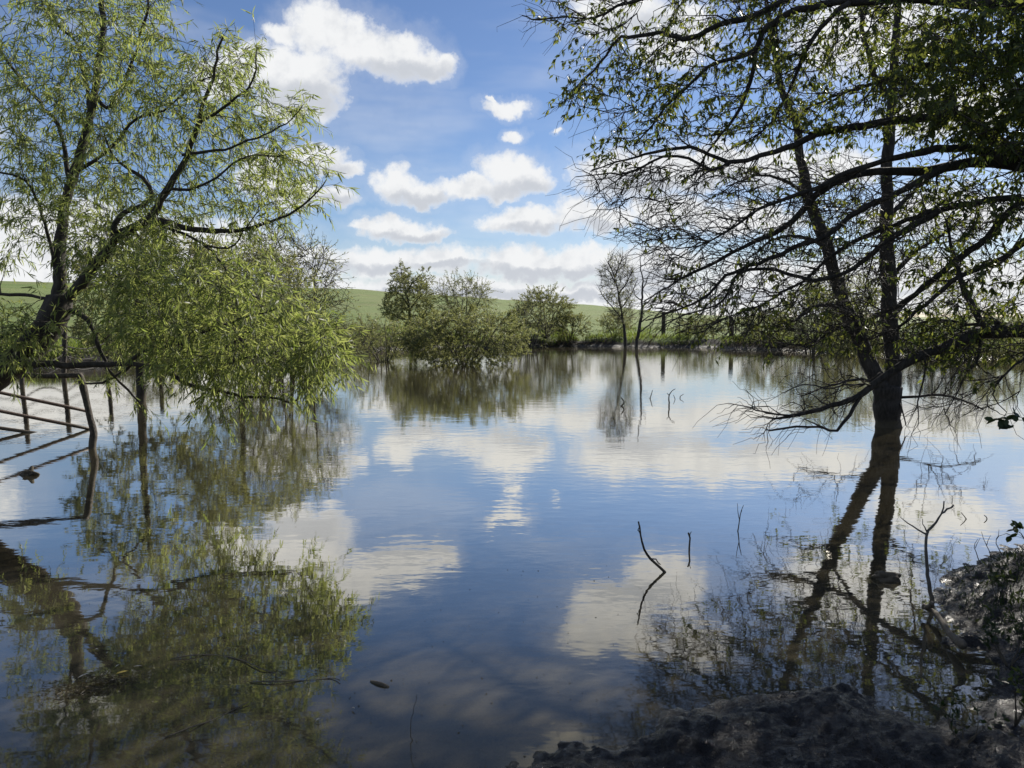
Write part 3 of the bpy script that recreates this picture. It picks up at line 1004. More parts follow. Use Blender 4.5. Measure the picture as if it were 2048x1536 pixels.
    T.foliage(M['elm_leaf'], 10.0, (0.045, 0.090), (0.018, 0.031), 0.75, 0.75, 0.35, keep=dens, segs=1)

    def thick(P):
        px = 1024 + P[:, 0] * F_PX / np.maximum(P[:, 1], 1)
        elv = (P[:, 2] - CAM_H) / P[:, 1]
        return g.random(len(P)) < sst(px, 1750, 1900) * sst(elv, .14, .2)
    T.foliage(M['elm_leaf'], 4.0, (0.05, 0.090), (0.022, 0.036), 0.9, 0.6, 0.35, keep=thick, segs=1)
    T.crown()


build_overhang()


# ------------------------------------------------------------------ shrubs and trees of the far bank
def ellip(c, rx, ry, rz, n, g, shell=0.5):
    d = norm(g.normal(0, 1, (n, 3)))
    r = (g.random(n) ** (1 / 3)) * (1 - shell) + shell * (0.75 + 0.25 * g.random(n))
    return np.asarray(c) + d * r[:, None] * np.array([rx, ry, rz])


def shrub(name, label, cat, group, px, base_y, left, right, top, depth=None, stems=7, n=150, leaf=5.0, mat='shrub_leaf', seed=1,
          low=0.1, twl=(0.25, 0.6), rk=0.006, dens=2.6, up=0.25, lsz=(0.07, 0.12), lw=(0.022, 0.036), wood='dry_twig', thick=None, droop=0.1, rmin=0.0065, twr=1.0, trunk=None):
    if depth is None:
        b = onz(px, base_y)
        depth = b[1]
        b[2] = -0.2
    else:
        b = at(px, base_y, depth)
        b[2] = float(ground_z(b[0], b[1])) - 0.05
    g = np.random.default_rng(seed)
    T = Tree(name, b, label, cat, group, seed)
    k = depth / F_PX
    wl, wr_ = (px - left) * k, (right - px) * k
    ztop = float(at(px, top, depth)[2])
    H = max(ztop - b[2], 0.4)
    c = np.array([b[0] + (wr_ - wl) / 2, b[1], b[2] + H * (0.5 + low / 2)])
    rx, rz = (wl + wr_) / 2, H * (0.5 - low / 2)
    ry = rx * 0.8 if thick is None else thick
    if trunk:
        w0, ytop = trunk
        P = np.vstack([[b[0], b[1], -0.5], at(np.array([px, px - 1, px - 4, px - 3]), np.array([base_y, (base_y * 2 + ytop) / 3, (base_y + 2 * ytop) / 3, ytop]), np.full(4, depth))])
        T.limb('trunk', P, wr(w0, depth), wr(w0 * .4, depth), M['willow_bark'], 12, 0.12, 0.012, 0.35, 0.06)
    for i in range(stems):
        a = 2 * math.pi * (i + g.random() * 0.7) / stems
        tip = c + np.array([math.cos(a) * rx * 0.62, math.sin(a) * ry * 0.62, rz * g.uniform(-0.1, 0.75)])
        p0 = b + np.array([math.cos(a) * rx * 0.07, math.sin(a) * ry * 0.07, 0])
        mid = p0 * 0.5 + tip * 0.5 + np.array([math.cos(a) * rx * -0.1, 0, -H * 0.06]) + g.normal(0, 0.05 * H, 3)
        T.limb('stem', [p0, mid, tip], 0.018 + 0.010 * H, 0.008, M[wood], 5, 0.25, 0.015, 0.12, 0)
    tg = ellip(c, rx, ry, rz, n, g)
    tg = tg[tg[:, 2] > b[2] + 0.18]
    T.grow(tg, M[wood], droop=-up, arch=0.2, wig=0.4, rk=rk, rmin=rmin, step=0.22, back=0.6, sides=4)
    T.twigs(M[wood], dens * 2.0, twl, 0.8, droop, up, 0.0045 * twr * max(1.0, depth / 26), from_t=0.2, npt=4)
    if leaf:
        T.foliage(M[mat], leaf * 3.6, lsz, lw, 0.8, 0.1, 0.5, segs=1)
    T.crown()
    return T


FB = 'shrubs along the far bank'
shrub('shrub', 'broad olive shrub rising from the water in front of the other far shrubs', 'shrub', FB, 930, 729, 795, 1068, 618, None, 12, 420, 7.5, seed=101, low=0.02, dens=3.4, up=0.15)
shrub('shrub', 'small sparse twiggy shrub in the water left of the broad olive shrub', 'shrub', FB, 768, 723, 690, 832, 635, None, 8, 150, 3.6, seed=102, low=0.05, dens=2.8)
shrub('shrub', 'wispy round shrub behind the top of the broad olive shrub', 'shrub', FB, 930, 676, 868, 985, 552, 50.5, 9, 210, 4.2, seed=103, low=0.3, twl=(0.4, 0.9))
shrub('shrub', 'dense green shrub on the far bank right of the broad olive shrub', 'shrub', FB, 1092, 690, 1028, 1150, 578, 49.5, 9, 280, 8.0, seed=104, low=0.06, twl=(0.35, 0.8))
shrub('shrub', 'low light green shrub at the right foot of the dense green shrub', 'shrub', FB, 1140, 688, 1110, 1178, 628, 49.2, 6, 110, 7.0, seed=105, low=0.05)
shrub('shrub', 'low green shrub at the foot of the bare far tree', 'shrub', FB, 1228, 690, 1196, 1262, 628, 49.5, 6, 110, 6.0, seed=106, low=0.05)
shrub('shrub', 'tangle of leafless grey twigs between the broad and the dense green shrubs', 'shrub', FB, 1050, 692, 1005, 1110, 600, 46.5, 8, 130, 1.2, seed=107, low=0.03)
shrub('shrub', 'dark leafy shrub seen between the overhanging twigs by the second post', 'shrub', FB, 1535, 694, 1478, 1590, 618, 44, 8, 170, 7.0, seed=108, low=0.05)
shrub('shrub', 'low yellow-green shrub beside the tall fence post', 'shrub', FB, 1400, 690, 1350, 1450, 640, 49, 7, 120, 6.0, seed=118, low=0.02)
shrub('tree', 'pale green open tree seen between the two stems of the flooded tree', 'tree', 'background trees at the right', 1690, 700, 1600, 1765, 548, 42, 7, 260, 6.0, seed=109, low=0.22, twl=(0.35, 0.8))
shrub('tree', 'bushy green tree just left of the flooded tree on the far right bank', 'tree', 'background trees at the right', 1625, 700, 1560, 1690, 570, 40, 7, 190, 6.5, seed=110, low=0.12, twl=(0.35, 0.8))
shrub('tree', 'thin leafless tree on the far bank right of the flooded tree', 'tree', 'background trees at the right', 1900, 706, 1830, 1990, 560, 38, 5, 150, 1.4, seed=111, low=0.28, twl=(0.4, 0.9))
shrub('shrub', 'dense olive shrub on the right bank behind the flooded trunk', 'shrub', FB, 1720, 708, 1640, 1800, 640, 37, 8, 200, 8.0, 'shrub_leaf', seed=112, low=0.0)
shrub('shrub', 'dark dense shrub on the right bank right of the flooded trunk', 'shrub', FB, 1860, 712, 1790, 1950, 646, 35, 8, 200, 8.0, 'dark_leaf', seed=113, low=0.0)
shrub('shrub', 'dense olive shrub on the right bank at the picture edge', 'shrub', FB, 2000, 716, 1930, 2110, 640, 33.5, 8, 200, 8.0, 'shrub_leaf', seed=114, low=0.0)
# behind the willow
shrub('tree', 'wide half-bare tree with fanning brown twigs behind the willow', 'tree', 'background trees at the left', 575, 742, 440, 700, 452, 27.5, 13, 620, 1.4, seed=121, low=0.14, twl=(0.3, 0.85), rk=0.010, dens=4.2, wood='twig', rmin=0.011, twr=1.7)
shrub('tree', 'flooded olive tree whose straight trunk stands right of the crooked post', 'tree', 'background trees at the left', 281, 800, 130, 500, 440, 17.0, 0, 400, 5.0, seed=122, low=0.36, twl=(0.2, 0.5), rk=0.007, dens=3, trunk=(20, 500))
shrub('tree', 'flooded olive tree behind the middle of the willow, right of the other flooded one', 'tree', 'background trees at the left', 482, 770, 340, 640, 470, 21.5, 0, 400, 4.5, seed=123, low=0.30, twl=(0.25, 0.6), rk=0.007, dens=3, trunk=(15, 520))
shrub('shrub', 'low brown shrub on the left far bank behind the cable fence', 'shrub', FB, 300, 738, 230, 380, 660, 29, 7, 130, 4.0, seed=124, low=0.02)
shrub('shrub', 'pale open shrub on the far bank left of the small sparse twiggy shrub', 'shrub', FB, 715, 698, 672, 765, 645, 42, 7, 150, 5.0, seed=126, low=0.02, twl=(0.35, 0.8))
shrub('shrub', 'green shrub on the far bank seen through the willow tips', 'shrub', FB, 640, 700, 590, 690, 640, 40.5, 7, 130, 5.0, seed=125, low=0.02)


# young tree with round crown on the far bank
def build_round_tree():
    d = 50.0
    b = at(826, 690, d)
    b[2] = float(ground_z(b[0], b[1])) - 0.05
    T = Tree('tree', b, 'small rounded green tree with one dark trunk left of the wispy shrub', 'tree', 'small trees on the far bank', 131)
    mb = M['dark_bark']
    T.limb('trunk', np.vstack([[b], L3([(822, 660), (818, 630), (815, 600), (808, 570), (802, 540)], d, d)]), wr(8, d), wr(1.6, d), mb, 8, 0.2, 0.02, 0.3, taper=0.7)
    for pts in ([(818, 640), (800, 636), (780, 625)], [(817, 620), (835, 600), (850, 580)], [(816, 610), (800, 590), (780, 578)], [(812, 585), (826, 565), (845, 555)], [(822, 650), (840, 640), (858, 628)]):
        T.limb('limb', L3(pts, d, d + T.g.normal(0, .6)), wr(4, d), wr(1.4, d), mb, 6, 0.2, 0.02, 0.1)
    g = T.g
    tg = np.vstack([px_poly([(765, 610), (790, 560), (810, 545), (850, 560), (868, 600), (860, 640), (835, 650), (800, 645), (770, 630)], 420, d - 1.4, d + 1.4, g),
                    px_poly([(785, 560), (800, 525), (812, 530), (812, 560)], 16, d - .3, d + .3, g), px_poly([(830, 560), (850, 535), (865, 545), (862, 570)], 14, d - .4, d + .4, g)])
    T.grow(tg, M['dry_twig'], droop=-.1, arch=.2, wig=.5, rk=.006, rmin=.0055, step=.2, sides=4)
    T.twigs(M['dry_twig'], 5, (.25, .6), .9, .1, .1, .008, npt=4)
    T.foliage(M['shrub_leaf'], 20.0, (.08, .13), (.03, .045), .8, .2, .4, segs=1, keep=lambda P: T.g.random(len(P)) < np.where(P[:, 2] > b[2] + 4.2, .3, 1))
    T.crown()


build_round_tree()


def build_bare_tree():
    d = 47.5
    b = onz(1252, 697)
    d = b[1]
    T = Tree('tree', [b[0], d, -.15], 'bare grey tree with feathery twig crown at the far waterline', 'tree', 'small trees on the far bank', 141)
    mb = M['dark_bark']
    T.limb('trunk', np.vstack([[[b[0], d, -.15]], L3([(1250, 680), (1246, 640), (1241, 610), (1234, 575), (1227, 548), (1218, 525)], d, d)]), wr(8, d), wr(1.5, d), mb, 8, .2, .02, .4, taper=.7)
    for pts in ([(1246, 640), (1225, 612), (1207, 595), (1198, 575)], [(1238, 590), (1252, 565), (1264, 545)], [(1232, 565), (1220, 545), (1208, 535)], [(1243, 615), (1262, 590), (1275, 560)], [(1230, 555), (1240, 530), (1244, 512)]):
        T.limb('limb', L3(pts, d, d + T.g.normal(0, .5)), wr(3.5, d), wr(1.2, d), mb, 6, .2, .02, .1)
    g = T.g
    tg = np.vstack([px_poly([(1205, 590), (1200, 545), (1220, 512), (1245, 508), (1265, 540), (1272, 575), (1258, 600), (1230, 610)], 380, d - 1, d + 1, g),
                    px_poly([(1215, 620), (1260, 600), (1268, 635), (1240, 650)], 110, d - .8, d + .8, g)])
    T.grow(tg, M['dry_twig'], droop=-.35, arch=.3, wig=.3, rk=.005, rmin=.0055, step=.2, sides=4)
    T.twigs(M['dry_twig'], 9, (.25, .6), .5, 0, .35, .0085, npt=4)
    T.foliage(M['shrub_leaf'], 5, (.06, .10), (.02, .035), .8, .1, .4, segs=1, keep=lambda P: T.g.random(len(P)) < np.where(P[:, 2] > b[2] + 3.0, .25, 1))
    T.crown()
    # the dead snag beside it
    s = onz(1273, 698)
    ds = s[1]
    S = Tree('dead_snag', [s[0], ds, -.15], 'thin dead snag with a spiked top beside the bare grey tree', 'dead tree', None, 142)
    S.limb('trunk', np.vstack([[[s[0], ds, -.15]], L3([(1275, 680), (1279, 650), (1283, 610), (1285, 570), (1283, 540), (1279, 512)], ds, ds)]), wr(8, ds), wr(1.5, ds), mb, 8, .2, .03, .3, .09)
    for pts in ([(1283, 615), (1300, 600), (1312, 585)], [(1281, 645), (1296, 632), (1310, 628)], [(1284, 580), (1292, 565), (1296, 552)], [(1278, 665), (1295, 655), (1305, 645)], [(1283, 600), (1272, 590), (1268, 578)]):
        S.limb('limb', L3(pts, ds, ds + S.g.normal(0, .4)), wr(3, ds), wr(1, ds), mb, 5, .2, .03, .1)
    S.twigs(M['dry_twig'], 3.0, (.15, .4), .9, 0, .1, .004, npt=4)
    S.crown()


build_bare_tree()


# ------------------------------------------------------------------ fences and posts
def wood_post(label, px, y0, y1, w, depth, group=None, tilt=0.0, mat='post_wood', name='fence_post'):
    b = at(px, y0, depth)
    gz = float(ground_z(b[0], b[1]))
    top = at(px + tilt, y1, depth)
    P = smooth_path([[b[0], b[1], min(gz, b[2]) - .25], b, (b + top) / 2 + [.01, 0, 0], top], .12)
    b0 = np.array([b[0], b[1], min(gz, b[2])])
    o = tube_part(name, P - b0, np.full(len(P), wr(w, depth)), 10, M[mat], None, (0, 0, 0), loc=[float(v) for v in b0], knob=.04, seed=int(px))
    return tag(o, label, 'post', group)


wood_post('tall dark fence post on the far grass right of the dead snag', 1327, 664, 625, 8, 51, 'posts on the far bank')
wood_post('shorter dark post half hidden by overhanging twigs on the far grass', 1463, 668, 636, 9, 49, 'posts on the far bank')

# cable fence behind the willow
cg = 'posts of the cable fence at the left'
posts = []
for (px, d, lab) in ((44, 21.5, 'cable fence post standing in the water nearest the left picture edge'), (128, 23.5, 'cable fence post in the water left of the crooked post'),
                     (215, 26.0, 'cable fence post in the water between crooked post and straight trunk'), (318, 28.5, 'last cable fence post by the low brown shrub')):
    x = (px - 1024) / F_PX * d
    yb = 634 + CAM_H / d * F_PX
    wood_post(lab, px, yb, 634 - (1.62 - CAM_H) / d * F_PX, 9 if d < 25 else 8, d, cg, 1)
    posts.append((x, d))
cf = root_at('cable_fence', (posts[0][0], posts[0][1], 0), 'five sagging dark cables strung between posts behind the willow', 'fence')
o0 = np.array([posts[0][0], posts[0][1], 0])
ext = [(posts[0][0] - 4.5, posts[0][1] - 3.0)] + posts
for k in range(5):
    z = 1.5 - k * 0.27
    P = []
    for (a, b) in zip(ext[:-1], ext[1:]):
        for t in np.linspace(0, 1, 9)[:-1]:
            P.append([a[0] + (b[0] - a[0]) * t, a[1] + (b[1] - a[1]) * t - .07, z - 0.16 * 4 * t * (1 - t) * (0.5 + 0.25 * k)])
    P.append([ext[-1][0], ext[-1][1], z])
    tube_part('cable', np.array(P), np.full(len(P), 0.02), 6, M['dark_bark'], cf, o0)

# crooked post with leaning pipe rails
pb = onz(184, 897)
dp = pb[1]
P = smooth_path(np.vstack([[pb[0], pb[1], -.4], L3([(184, 897), (187, 866), (180, 835), (171, 795), (163, 760), (158, 748)], dp, dp + .1)]), .06)
o = tube_part('fence_post', P - pb, np.linspace(wr(13.5, dp), wr(12, dp), len(P)), 12, M['post_wood'], None, (0, 0, 0), loc=[float(v) for v in pb], knob=.09, seed=5)
tag(o, 'crooked weathered wooden post standing in the water at the end of the rails', 'post')
rg = 'pipe rails of the flooded pen'
for lab, pts, d0, d1, w in (('topmost pipe rail sloping down towards the crooked post', [(-160, 748), (0, 785), (174, 822)], 11.4, 12.75, 7.5),
                            ('middle pipe rail sloping down to the water behind the crooked post', [(-160, 789), (0, 822), (186, 859)], 11.4, 12.8, 7.5),
                            ('lowest pipe rail dipping its end under the water', [(-160, 835), (0, 856), (68, 866), (112, 873)], 11.8, 12.6, 8)):
    P = smooth_path(L3(pts, d0, d1), .25)
    b = P[0].copy()
    o = tube_part('pipe_rail', P - b, np.full(len(P), wr(w, 11.5)), 10, M['rusty_pipe'], None, (0, 0, 0), loc=[float(v) for v in b], knob=.02, seed=9)
    tag(o, lab, 'rail', rg)
P = smooth_path(L3([(-40, 752), (30, 749), (95, 752), (166, 750)], 10.6, dp + .15), .1)
b = P[0].copy()
o = tube_part('log_rail', P - b, np.linspace(wr(12, 10.6), wr(10, dp), len(P)), 12, M['post_wood'], None, (0, 0, 0), loc=[float(v) for v in b], knob=.08, seed=15)
tag(o, 'rough horizontal log resting on top of the crooked post', 'rail')

# far H-frame pole
pd = 300.0
pr = root_at('utility_pole', (at(1425, 640, pd)[0], pd, 0), 'pale far-off double utility pole above the hill, seen through twigs', 'utility pole')
o0 = np.array(pr.location)
for px in (1421, 1430):
    a, c = at(px, 655, pd), at(px, 563 + (px - 1421) * -.3, pd)
    tube_part('pole', np.array([a, (a + c) / 2, c]), [.32, .28, .22], 8, M['pale_pole'], pr, o0)
a, c = at(1416, 569, pd - .5), at(1435, 568, pd - .5)
tube_part('crossarm', np.array([a, (a + c) / 2, c]), [.18, .18, .18], 6, M['pale_pole'], pr, o0)


# ------------------------------------------------------------------ sticks in the water
def stick(name, label, cat, lines, d, mat='twig', group=None, base=None, knob=.08):
    """a stick of one main tube and side twigs; lines = [(px points, w0, w1), ...] at distance d"""
    allp = [(L3(p, d, d + dd), w0, w1) for (p, w0, w1, dd) in lines]
    b = allp[0][0][0].copy()
    r = root_at(name, b, label, cat, group)
    for i, (P, w0, w1) in enumerate(allp):
        P = smooth_path(P, .035)
        P = P + np.random.default_rng(int(abs(P[0, 0]) * 1000) + i).normal(0, .003, P.shape)
        tube_part('stem' if i == 0 else 'twig', P, np.linspace(wr(w0 * .8, d), wr(w1 * .75, d), len(P)), 8, M[mat], r, b, knob=knob, seed=i)
    return r


def dist(px, py):
    return float(onz(px, py)[1])


d = dist(1328, 1144)
stick('branch', 'curved dark branch bending up out of the open water', 'branch', [([(1334, 1152), (1322, 1136), (1302, 1118), (1288, 1098), (1281, 1070), (1277, 1042)], 8, 4, -.05), ([(1281, 1070), (1277, 1060), (1279, 1052)], 3.5, 2, 0), ([(1300, 1116), (1312, 1119), (1322, 1130)], 4, 3, .05)], d)
d = dist(1378, 1100)
stick('branch', 'short upright stub in the water right of the curved branch', 'branch', [([(1378, 1104), (1379, 1085), (1378, 1066)], 5, 4.5, 0), ([(1379, 1072), (1382, 1064)], 2.5, 1.5, 0)], d)
d = dist(1477, 1062)
stick('branch', 'thin wiry stem in the water right of the short stub', 'branch', [([(1474, 1068), (1478, 1050), (1480, 1030), (1487, 1012)], 3.5, 1.5, 0), ([(1479, 1040), (1475, 1022), (1476, 1008)], 2, 1, 0), ([(1480, 1032), (1484, 1020)], 2, 1, 0)], d)
d = dist(1862, 1215)
stick('branch', 'forked grey stick standing upright at the edge of the mud', 'branch',
      [([(1866, 1222), (1860, 1185), (1856, 1150), (1852, 1110), (1852, 1080), (1856, 1062), (1872, 1045), (1884, 1028), (1888, 1004)], 11, 4, .1),
       ([(1884, 1026), (1896, 1020), (1909, 1010)], 5, 4, .05), ([(1853, 1068), (1835, 1058), (1815, 1045), (1800, 1034)], 5, 2, .1), ([(1853, 1062), (1848, 1048), (1846, 1034)], 3.5, 1.5, 0)], d, 'grey_bark')
P = smooth_path(np.vstack([onz(1845, 1212, .06), onz(1866, 1222, .05), onz(1885, 1245, .05), onz(1900, 1268, .05), onz(1925, 1290, .07)]), .03)
b = P[0].copy()
r = root_at('fallen_branch', b, 'bleached broken branch lying on the mud at the foot of the forked stick', 'branch')
tube_part('stem', P, np.linspace(.016, .020, len(P)), 9, M['dead_wood'], r, b, knob=.1, seed=3)
q = smooth_path(np.vstack([onz(1852, 1216, .06), onz(1862, 1211, .10), onz(1864, 1206, .13)]), .02)
tube_part('stub', q, np.linspace(.014, .012, len(q)), 8, M['dead_wood'], r, b, knob=.1, seed=4)
for lab, base, lines in (
        ('short bent twig tip in the reflection of the bare far tree', (1242, 812), [([(1241, 814), (1248, 806), (1246, 800), (1242, 795)], 4, 2.5, 0)]),
        ('small leaning twig in far water left of the tallest twig', (1299, 797), [([(1303, 812), (1300, 797), (1303, 788), (1305, 780)], 3.5, 1.5, 0), ([(1300, 796), (1304, 800)], 2, 1, 0)]),
        ('tallest of the little twigs sticking out of the far water', (1338, 812), [([(1339, 818), (1338, 805), (1338, 792), (1344, 782), (1350, 778)], 4.5, 1.5, 0), ([(1338, 790), (1334, 786)], 2, 1, 0)]),
        ('tiny hooked twig right of the tallest far twig', (1349, 799), [([(1347, 806), (1350, 799), (1347, 790)], 2.5, 1.2, 0)]),
        ('last tiny V shaped twig of the far row', (1361, 796), [([(1366, 800), (1360, 796), (1361, 792), (1368, 788)], 3, 1.2, 0)]),
        ('wispy twig tip left of the right bank', (1932, 1038), [([(1934, 1042), (1928, 1032), (1922, 1024)], 3, 1.5, 0)]),
        ('V shaped twig tip near the right bank', (1974, 1038), [([(1966, 1046), (1975, 1038), (1968, 1030)], 3.5, 2, 0)])):
    stick('twig', lab, 'twig', lines, dist(*base), 'twig', 'twigs poking out of the water')
d = dist(828, 1480)
stick('reed', 'single thin reed stalk rising near the bottom of the picture', 'reed', [([(828, 1486), (820, 1465), (822, 1440), (827, 1415), (836, 1388)], 2.6, 1.0, 0)], d)


def lump_mesh(name, c, size, seed, mat, flat=0.6):
    import bmesh
    bm = bmesh.new()
    bmesh.ops.create_icosphere(bm, subdivisions=4, radius=1.0)
    me = bpy.data.meshes.new(name)
    bm.to_mesh(me)
    bm.free()
    n = len(me.vertices)
    V = np.empty(n * 3, np.float32)
    me.vertices.foreach_get('co', V)
    V = V.reshape(-1, 3).astype(float)
    k = 1 + fbm(V[:, 0] * 1.3 + seed, V[:, 1] * 1.3 + V[:, 2] * 1.7, 1.2, 4, seed) * 0.75
    V = V * k[:, None] * np.array(size)
    me.vertices.foreach_set('co', V.astype(np.float32).ravel())
    me.polygons.foreach_set('use_smooth', np.ones(len(me.polygons), bool))
    me.materials.append(M[mat])
    me.update()
    return link(name, me, None, [float(v) for v in c])


c = onz(58, 950)
o = root_at('stump', c, 'small jagged dark stump poking out of the water below the rails', 'stump')
s_ = lump_mesh('base_wood', (0, 0, 0), (.075, .06, .05), 3, 'dark_bark')
s_.parent = o
tube_part('snag', np.array([c + [.0, 0, 0], c + [.02, 0, .05], c + [.035, .01, .095]]), [.035, .03, .018], 8, M['dark_bark'], o, c, knob=.15, seed=2)
tube_part('splinter', np.array([c + [-.02, 0, .02], c + [-.07, 0, .02], c + [-.11, 0, .0]]), [.02, .012, .005], 6, M['dark_bark'], o, c, knob=.1, seed=3)
c = onz(1775, 1158)
o = lump_mesh('mud_clod', c + [0, 0, .0], (.085, .06, .045), 8, 'dark_bark')
tag(o, 'rounded dark clod standing in the shallows left of the forked stick', 'clod')
# floating and half sunk wood at the left
P = smooth_path(np.vstack([onz(742, 1363, .0), onz(755, 1366, .005), onz(768, 1370, .004), onz(776, 1376, -.004)]), .015)
b = P[0].copy()
o = tube_part('driftwood', P - b, np.linspace(.007, .011, len(P)), 8, M['dark_bark'], None, (0, 0, 0), loc=[float(v) for v in b], knob=.1, seed=7)
tag(o, 'short dark piece of driftwood floating in the open water', 'driftwood')
for lab, pts in (('long thin stick arching at the surface below the willow reflection', [(340, 1318), (380, 1311), (430, 1310), (480, 1319), (520, 1336), (550, 1347)]),
                 ('straight thin stick floating between the arching stick and the driftwood', [(500, 1364), (560, 1362), (620, 1361), (665, 1356), (680, 1361)]),
                 ('pale thin stick sloping across the dark water near the bottom left', [(330, 1475), (380, 1455), (425, 1440), (470, 1418), (497, 1404)])):
    z = [.004 + .006 * math.sin(i * 2.1) for i in range(len(pts))]
    P = smooth_path(np.vstack([onz(a, c_, zz) for (a, c_), zz in zip(pts, z)]), .03)
    b = P[0].copy()
    o = tube_part('floating_stick', P - b, np.linspace(.0036, .0025, len(P)), 7, M['dead_wood'], None, (0, 0, 0), loc=[float(v) for v in b], knob=.1, seed=8)
    tag(o, lab, 'stick', 'sticks floating at the left')


# floating leaves
def float_leaf(label, px, py, ang, L, Wd, mat, group='leaves floating at the left'):
    c = onz(px, py, .006)
    n = 9
    t = np.linspace(0, 1, n)
    w = np.sin(math.pi * t ** .8) * Wd / 2
    z = .004 * np.sin(math.pi * t) + .006 * t ** 2
    u, v = np.array([math.cos(ang), math.sin(ang), 0]), np.array([-math.sin(ang), math.cos(ang), 0])
    top = [u * (tt - .5) * L + v * ww + [0, 0, zz + .002] for tt, ww, zz in zip(t, w, z)]
    mid = [u * (tt - .5) * L + [0, 0, zz] for tt, zz in zip(t, z)]
    bot = [u * (tt - .5) * L - v * ww + [0, 0, zz + .002] for tt, ww, zz in zip(t, w, z)]
    V = np.array(top + mid + bot)
    Q = [(i, i + 1, i + 1 + n, i + n) for i in range(n - 1)] + [(n + i, n + i + 1, 2 * n + i + 1, 2 * n + i) for i in range(n - 1)]
    o = link('floating_leaf', mesh_from('floating_leaf', V, Q, M[mat]), None, [float(x) for x in c])
    tag(o, label, 'leaf', group)


float_leaf('bright yellow leaf floating by the debris patch', 245, 1346, .35, .055, .02, 'yellow_leaf')
float_leaf('long pale leaf slanting at the left end of the debris patch', 168, 1352, .9, .06, .012, 'pale_leaf')
float_leaf('broad pale curled leaf beside the long pale leaf', 180, 1345, -.3, .045, .02, 'pale_leaf')
float_leaf('tiny white leaf above the yellow leaf', 235, 1333, .7, .02, .010, 'pale_leaf')
float_leaf('thin pale leaf right of the yellow leaf', 276, 1334, -.1, .045, .009, 'pale_leaf')
float_leaf('pale leaf alone above the debris patch', 193, 1300, -.5, .03, .011, 'pale_leaf')
float_leaf('white speck of a leaf on the dark water right of the pale stick', 636, 1441, .5, .022, .010, 'pale_leaf')
float_leaf('narrow pale leaf below the driftwood', 707, 1418, -.9, .03, .007, 'pale_leaf')

# raft of plant debris
g = np.random.default_rng(77)
n = 900
uv = g.normal(0, 1, (n, 2)) * [46, 14]
P = onz(190 + uv[:, 0] - uv[:, 1] * .8, 1372 + uv[:, 1] - uv[:, 0] * .12, .004) + g.normal(0, .002, (n, 3))
Dv = g.normal(0, 1, (n, 3)) * [1, 1, .08]
V, Q = leaves_mesh(P, Dv, g.uniform(.012, .05, n), g.uniform(.002, .005, n), g, .02, 1)
sp_ = onz(g.uniform(0, 1250, 260), 1536 - 420 * g.random(260) ** 1.3, .003)
V2, Q2 = leaves_mesh(sp_, g.normal(0, 1, (260, 3)) * [1, 1, .05], g.uniform(.004, .016, 260), g.uniform(.003, .006, 260), g, .02, 1)
V, Q = np.vstack([V, V2]), np.vstack([Q, Q2 + len(V)])
tag(link('floating_debris', mesh_from('floating_debris', V, Q, M['dry_blade'], False)), 'brown patch of floating plant debris and specks', kind='stuff')


# ------------------------------------------------------------------ grasses and weeds
def scatter_blades(name, label, n, sampler, hgt, wid, mat, seed, lean=.35):
    g = np.random.default_rng(seed)
    X, Y = sampler(n, g)
    Z = ground_z(X, Y)
    ok = Z > .02
    X, Y, Z = X[ok], Y[ok], Z[ok]
    m = len(X)
    P = np.stack([X, Y, Z - .02], 1)
    D = np.stack([g.normal(0, lean, m), g.normal(0, lean, m), np.ones(m)], 1)
    V, Q = leaves_mesh(P, D, g.uniform(hgt[0], hgt[1], m), g.uniform(wid[0], wid[1], m), g, .3, 2)
    tag(link(name, mesh_from(name, V, Q, M[mat], False)), label, kind='stuff')


def far_band(s0, s1, seg0, seg1):
    def f(n, g):
        idx = g.integers(seg0, seg1, n)
        t = g.random(n)
        a, b = POND[idx], POND[(idx + 1) % len(POND)]
        p = a + (b - a) * t[:, None]
        e = norm(b - a)
        nrm = np.stack([e[:, 1], -e[:, 0]], 1)
        s = s0 + (s1 - s0) * g.random(n) ** 1.6
        q = p + nrm * s[:, None]
        sd1 = pond_sd(q[:, 0], q[:, 1])
        q = np.where((sd1 > 0)[:, None], q, p - nrm * s[:, None])
        cl = fbm(q[:, 0], q[:, 1], .8, 3, 91)
        k = cl > g.uniform(-.5, .25, n)
        return q[k, 0], q[k, 1]
    return f


i0 = len(POND) - 30
FARSEG = next(i for i, p in enumerate(POND) if p[0] == 22 and p[1] == 24)
scatter_blades('bank_grass', 'fringe of rank green grass along the far bank', 60000, far_band(.5, 12, FARSEG, len(POND) - 3), (.10, .36), (.018, .05), 'grass_blade', 201)
scatter_blades('dry_bank_weeds', 'dull brown stalks along the foot of the far bank', 12000, far_band(.05, 1.3, FARSEG, len(POND) - 3), (.1, .4), (.012, .03), 'dry_blade', 202)


# trampled stubble on the mud
def mud_flat(n, g):
    x, y = g.uniform(-.6, 5.2, n), g.uniform(2.2, 6.4, n)
    k = (fbm(x, y, 1.7, 4, 97) > g.uniform(-.35, .25, n)) & (pond_sd(x, y) > -.15)
    return x[k], y[k]


scatter_blades('mud_stubble', 'short trampled dark stubble on the mud', 70000, mud_flat, (.012, .036), (.003, .007), 'stubble', 204, .7)


def right_bank(n, g):
    x, y = g.uniform(2.6, 7.5, n), g.uniform(2.4, 8.5, n)
    k = (pond_sd(x, y) > .22 + .5 * (g.random(n) - .5)) & (fbm(x, y, 1.1, 3, 98) + .28 * (x - 3.6) > g.uniform(-.5, .2, n))
    return x[k], y[k]


scatter_blades('bank_weeds', 'low dark tangle of weeds covering the right bank', 60000, right_bank, (.02, .08), (.005, .013), 'dark_leaf', 205, .9)


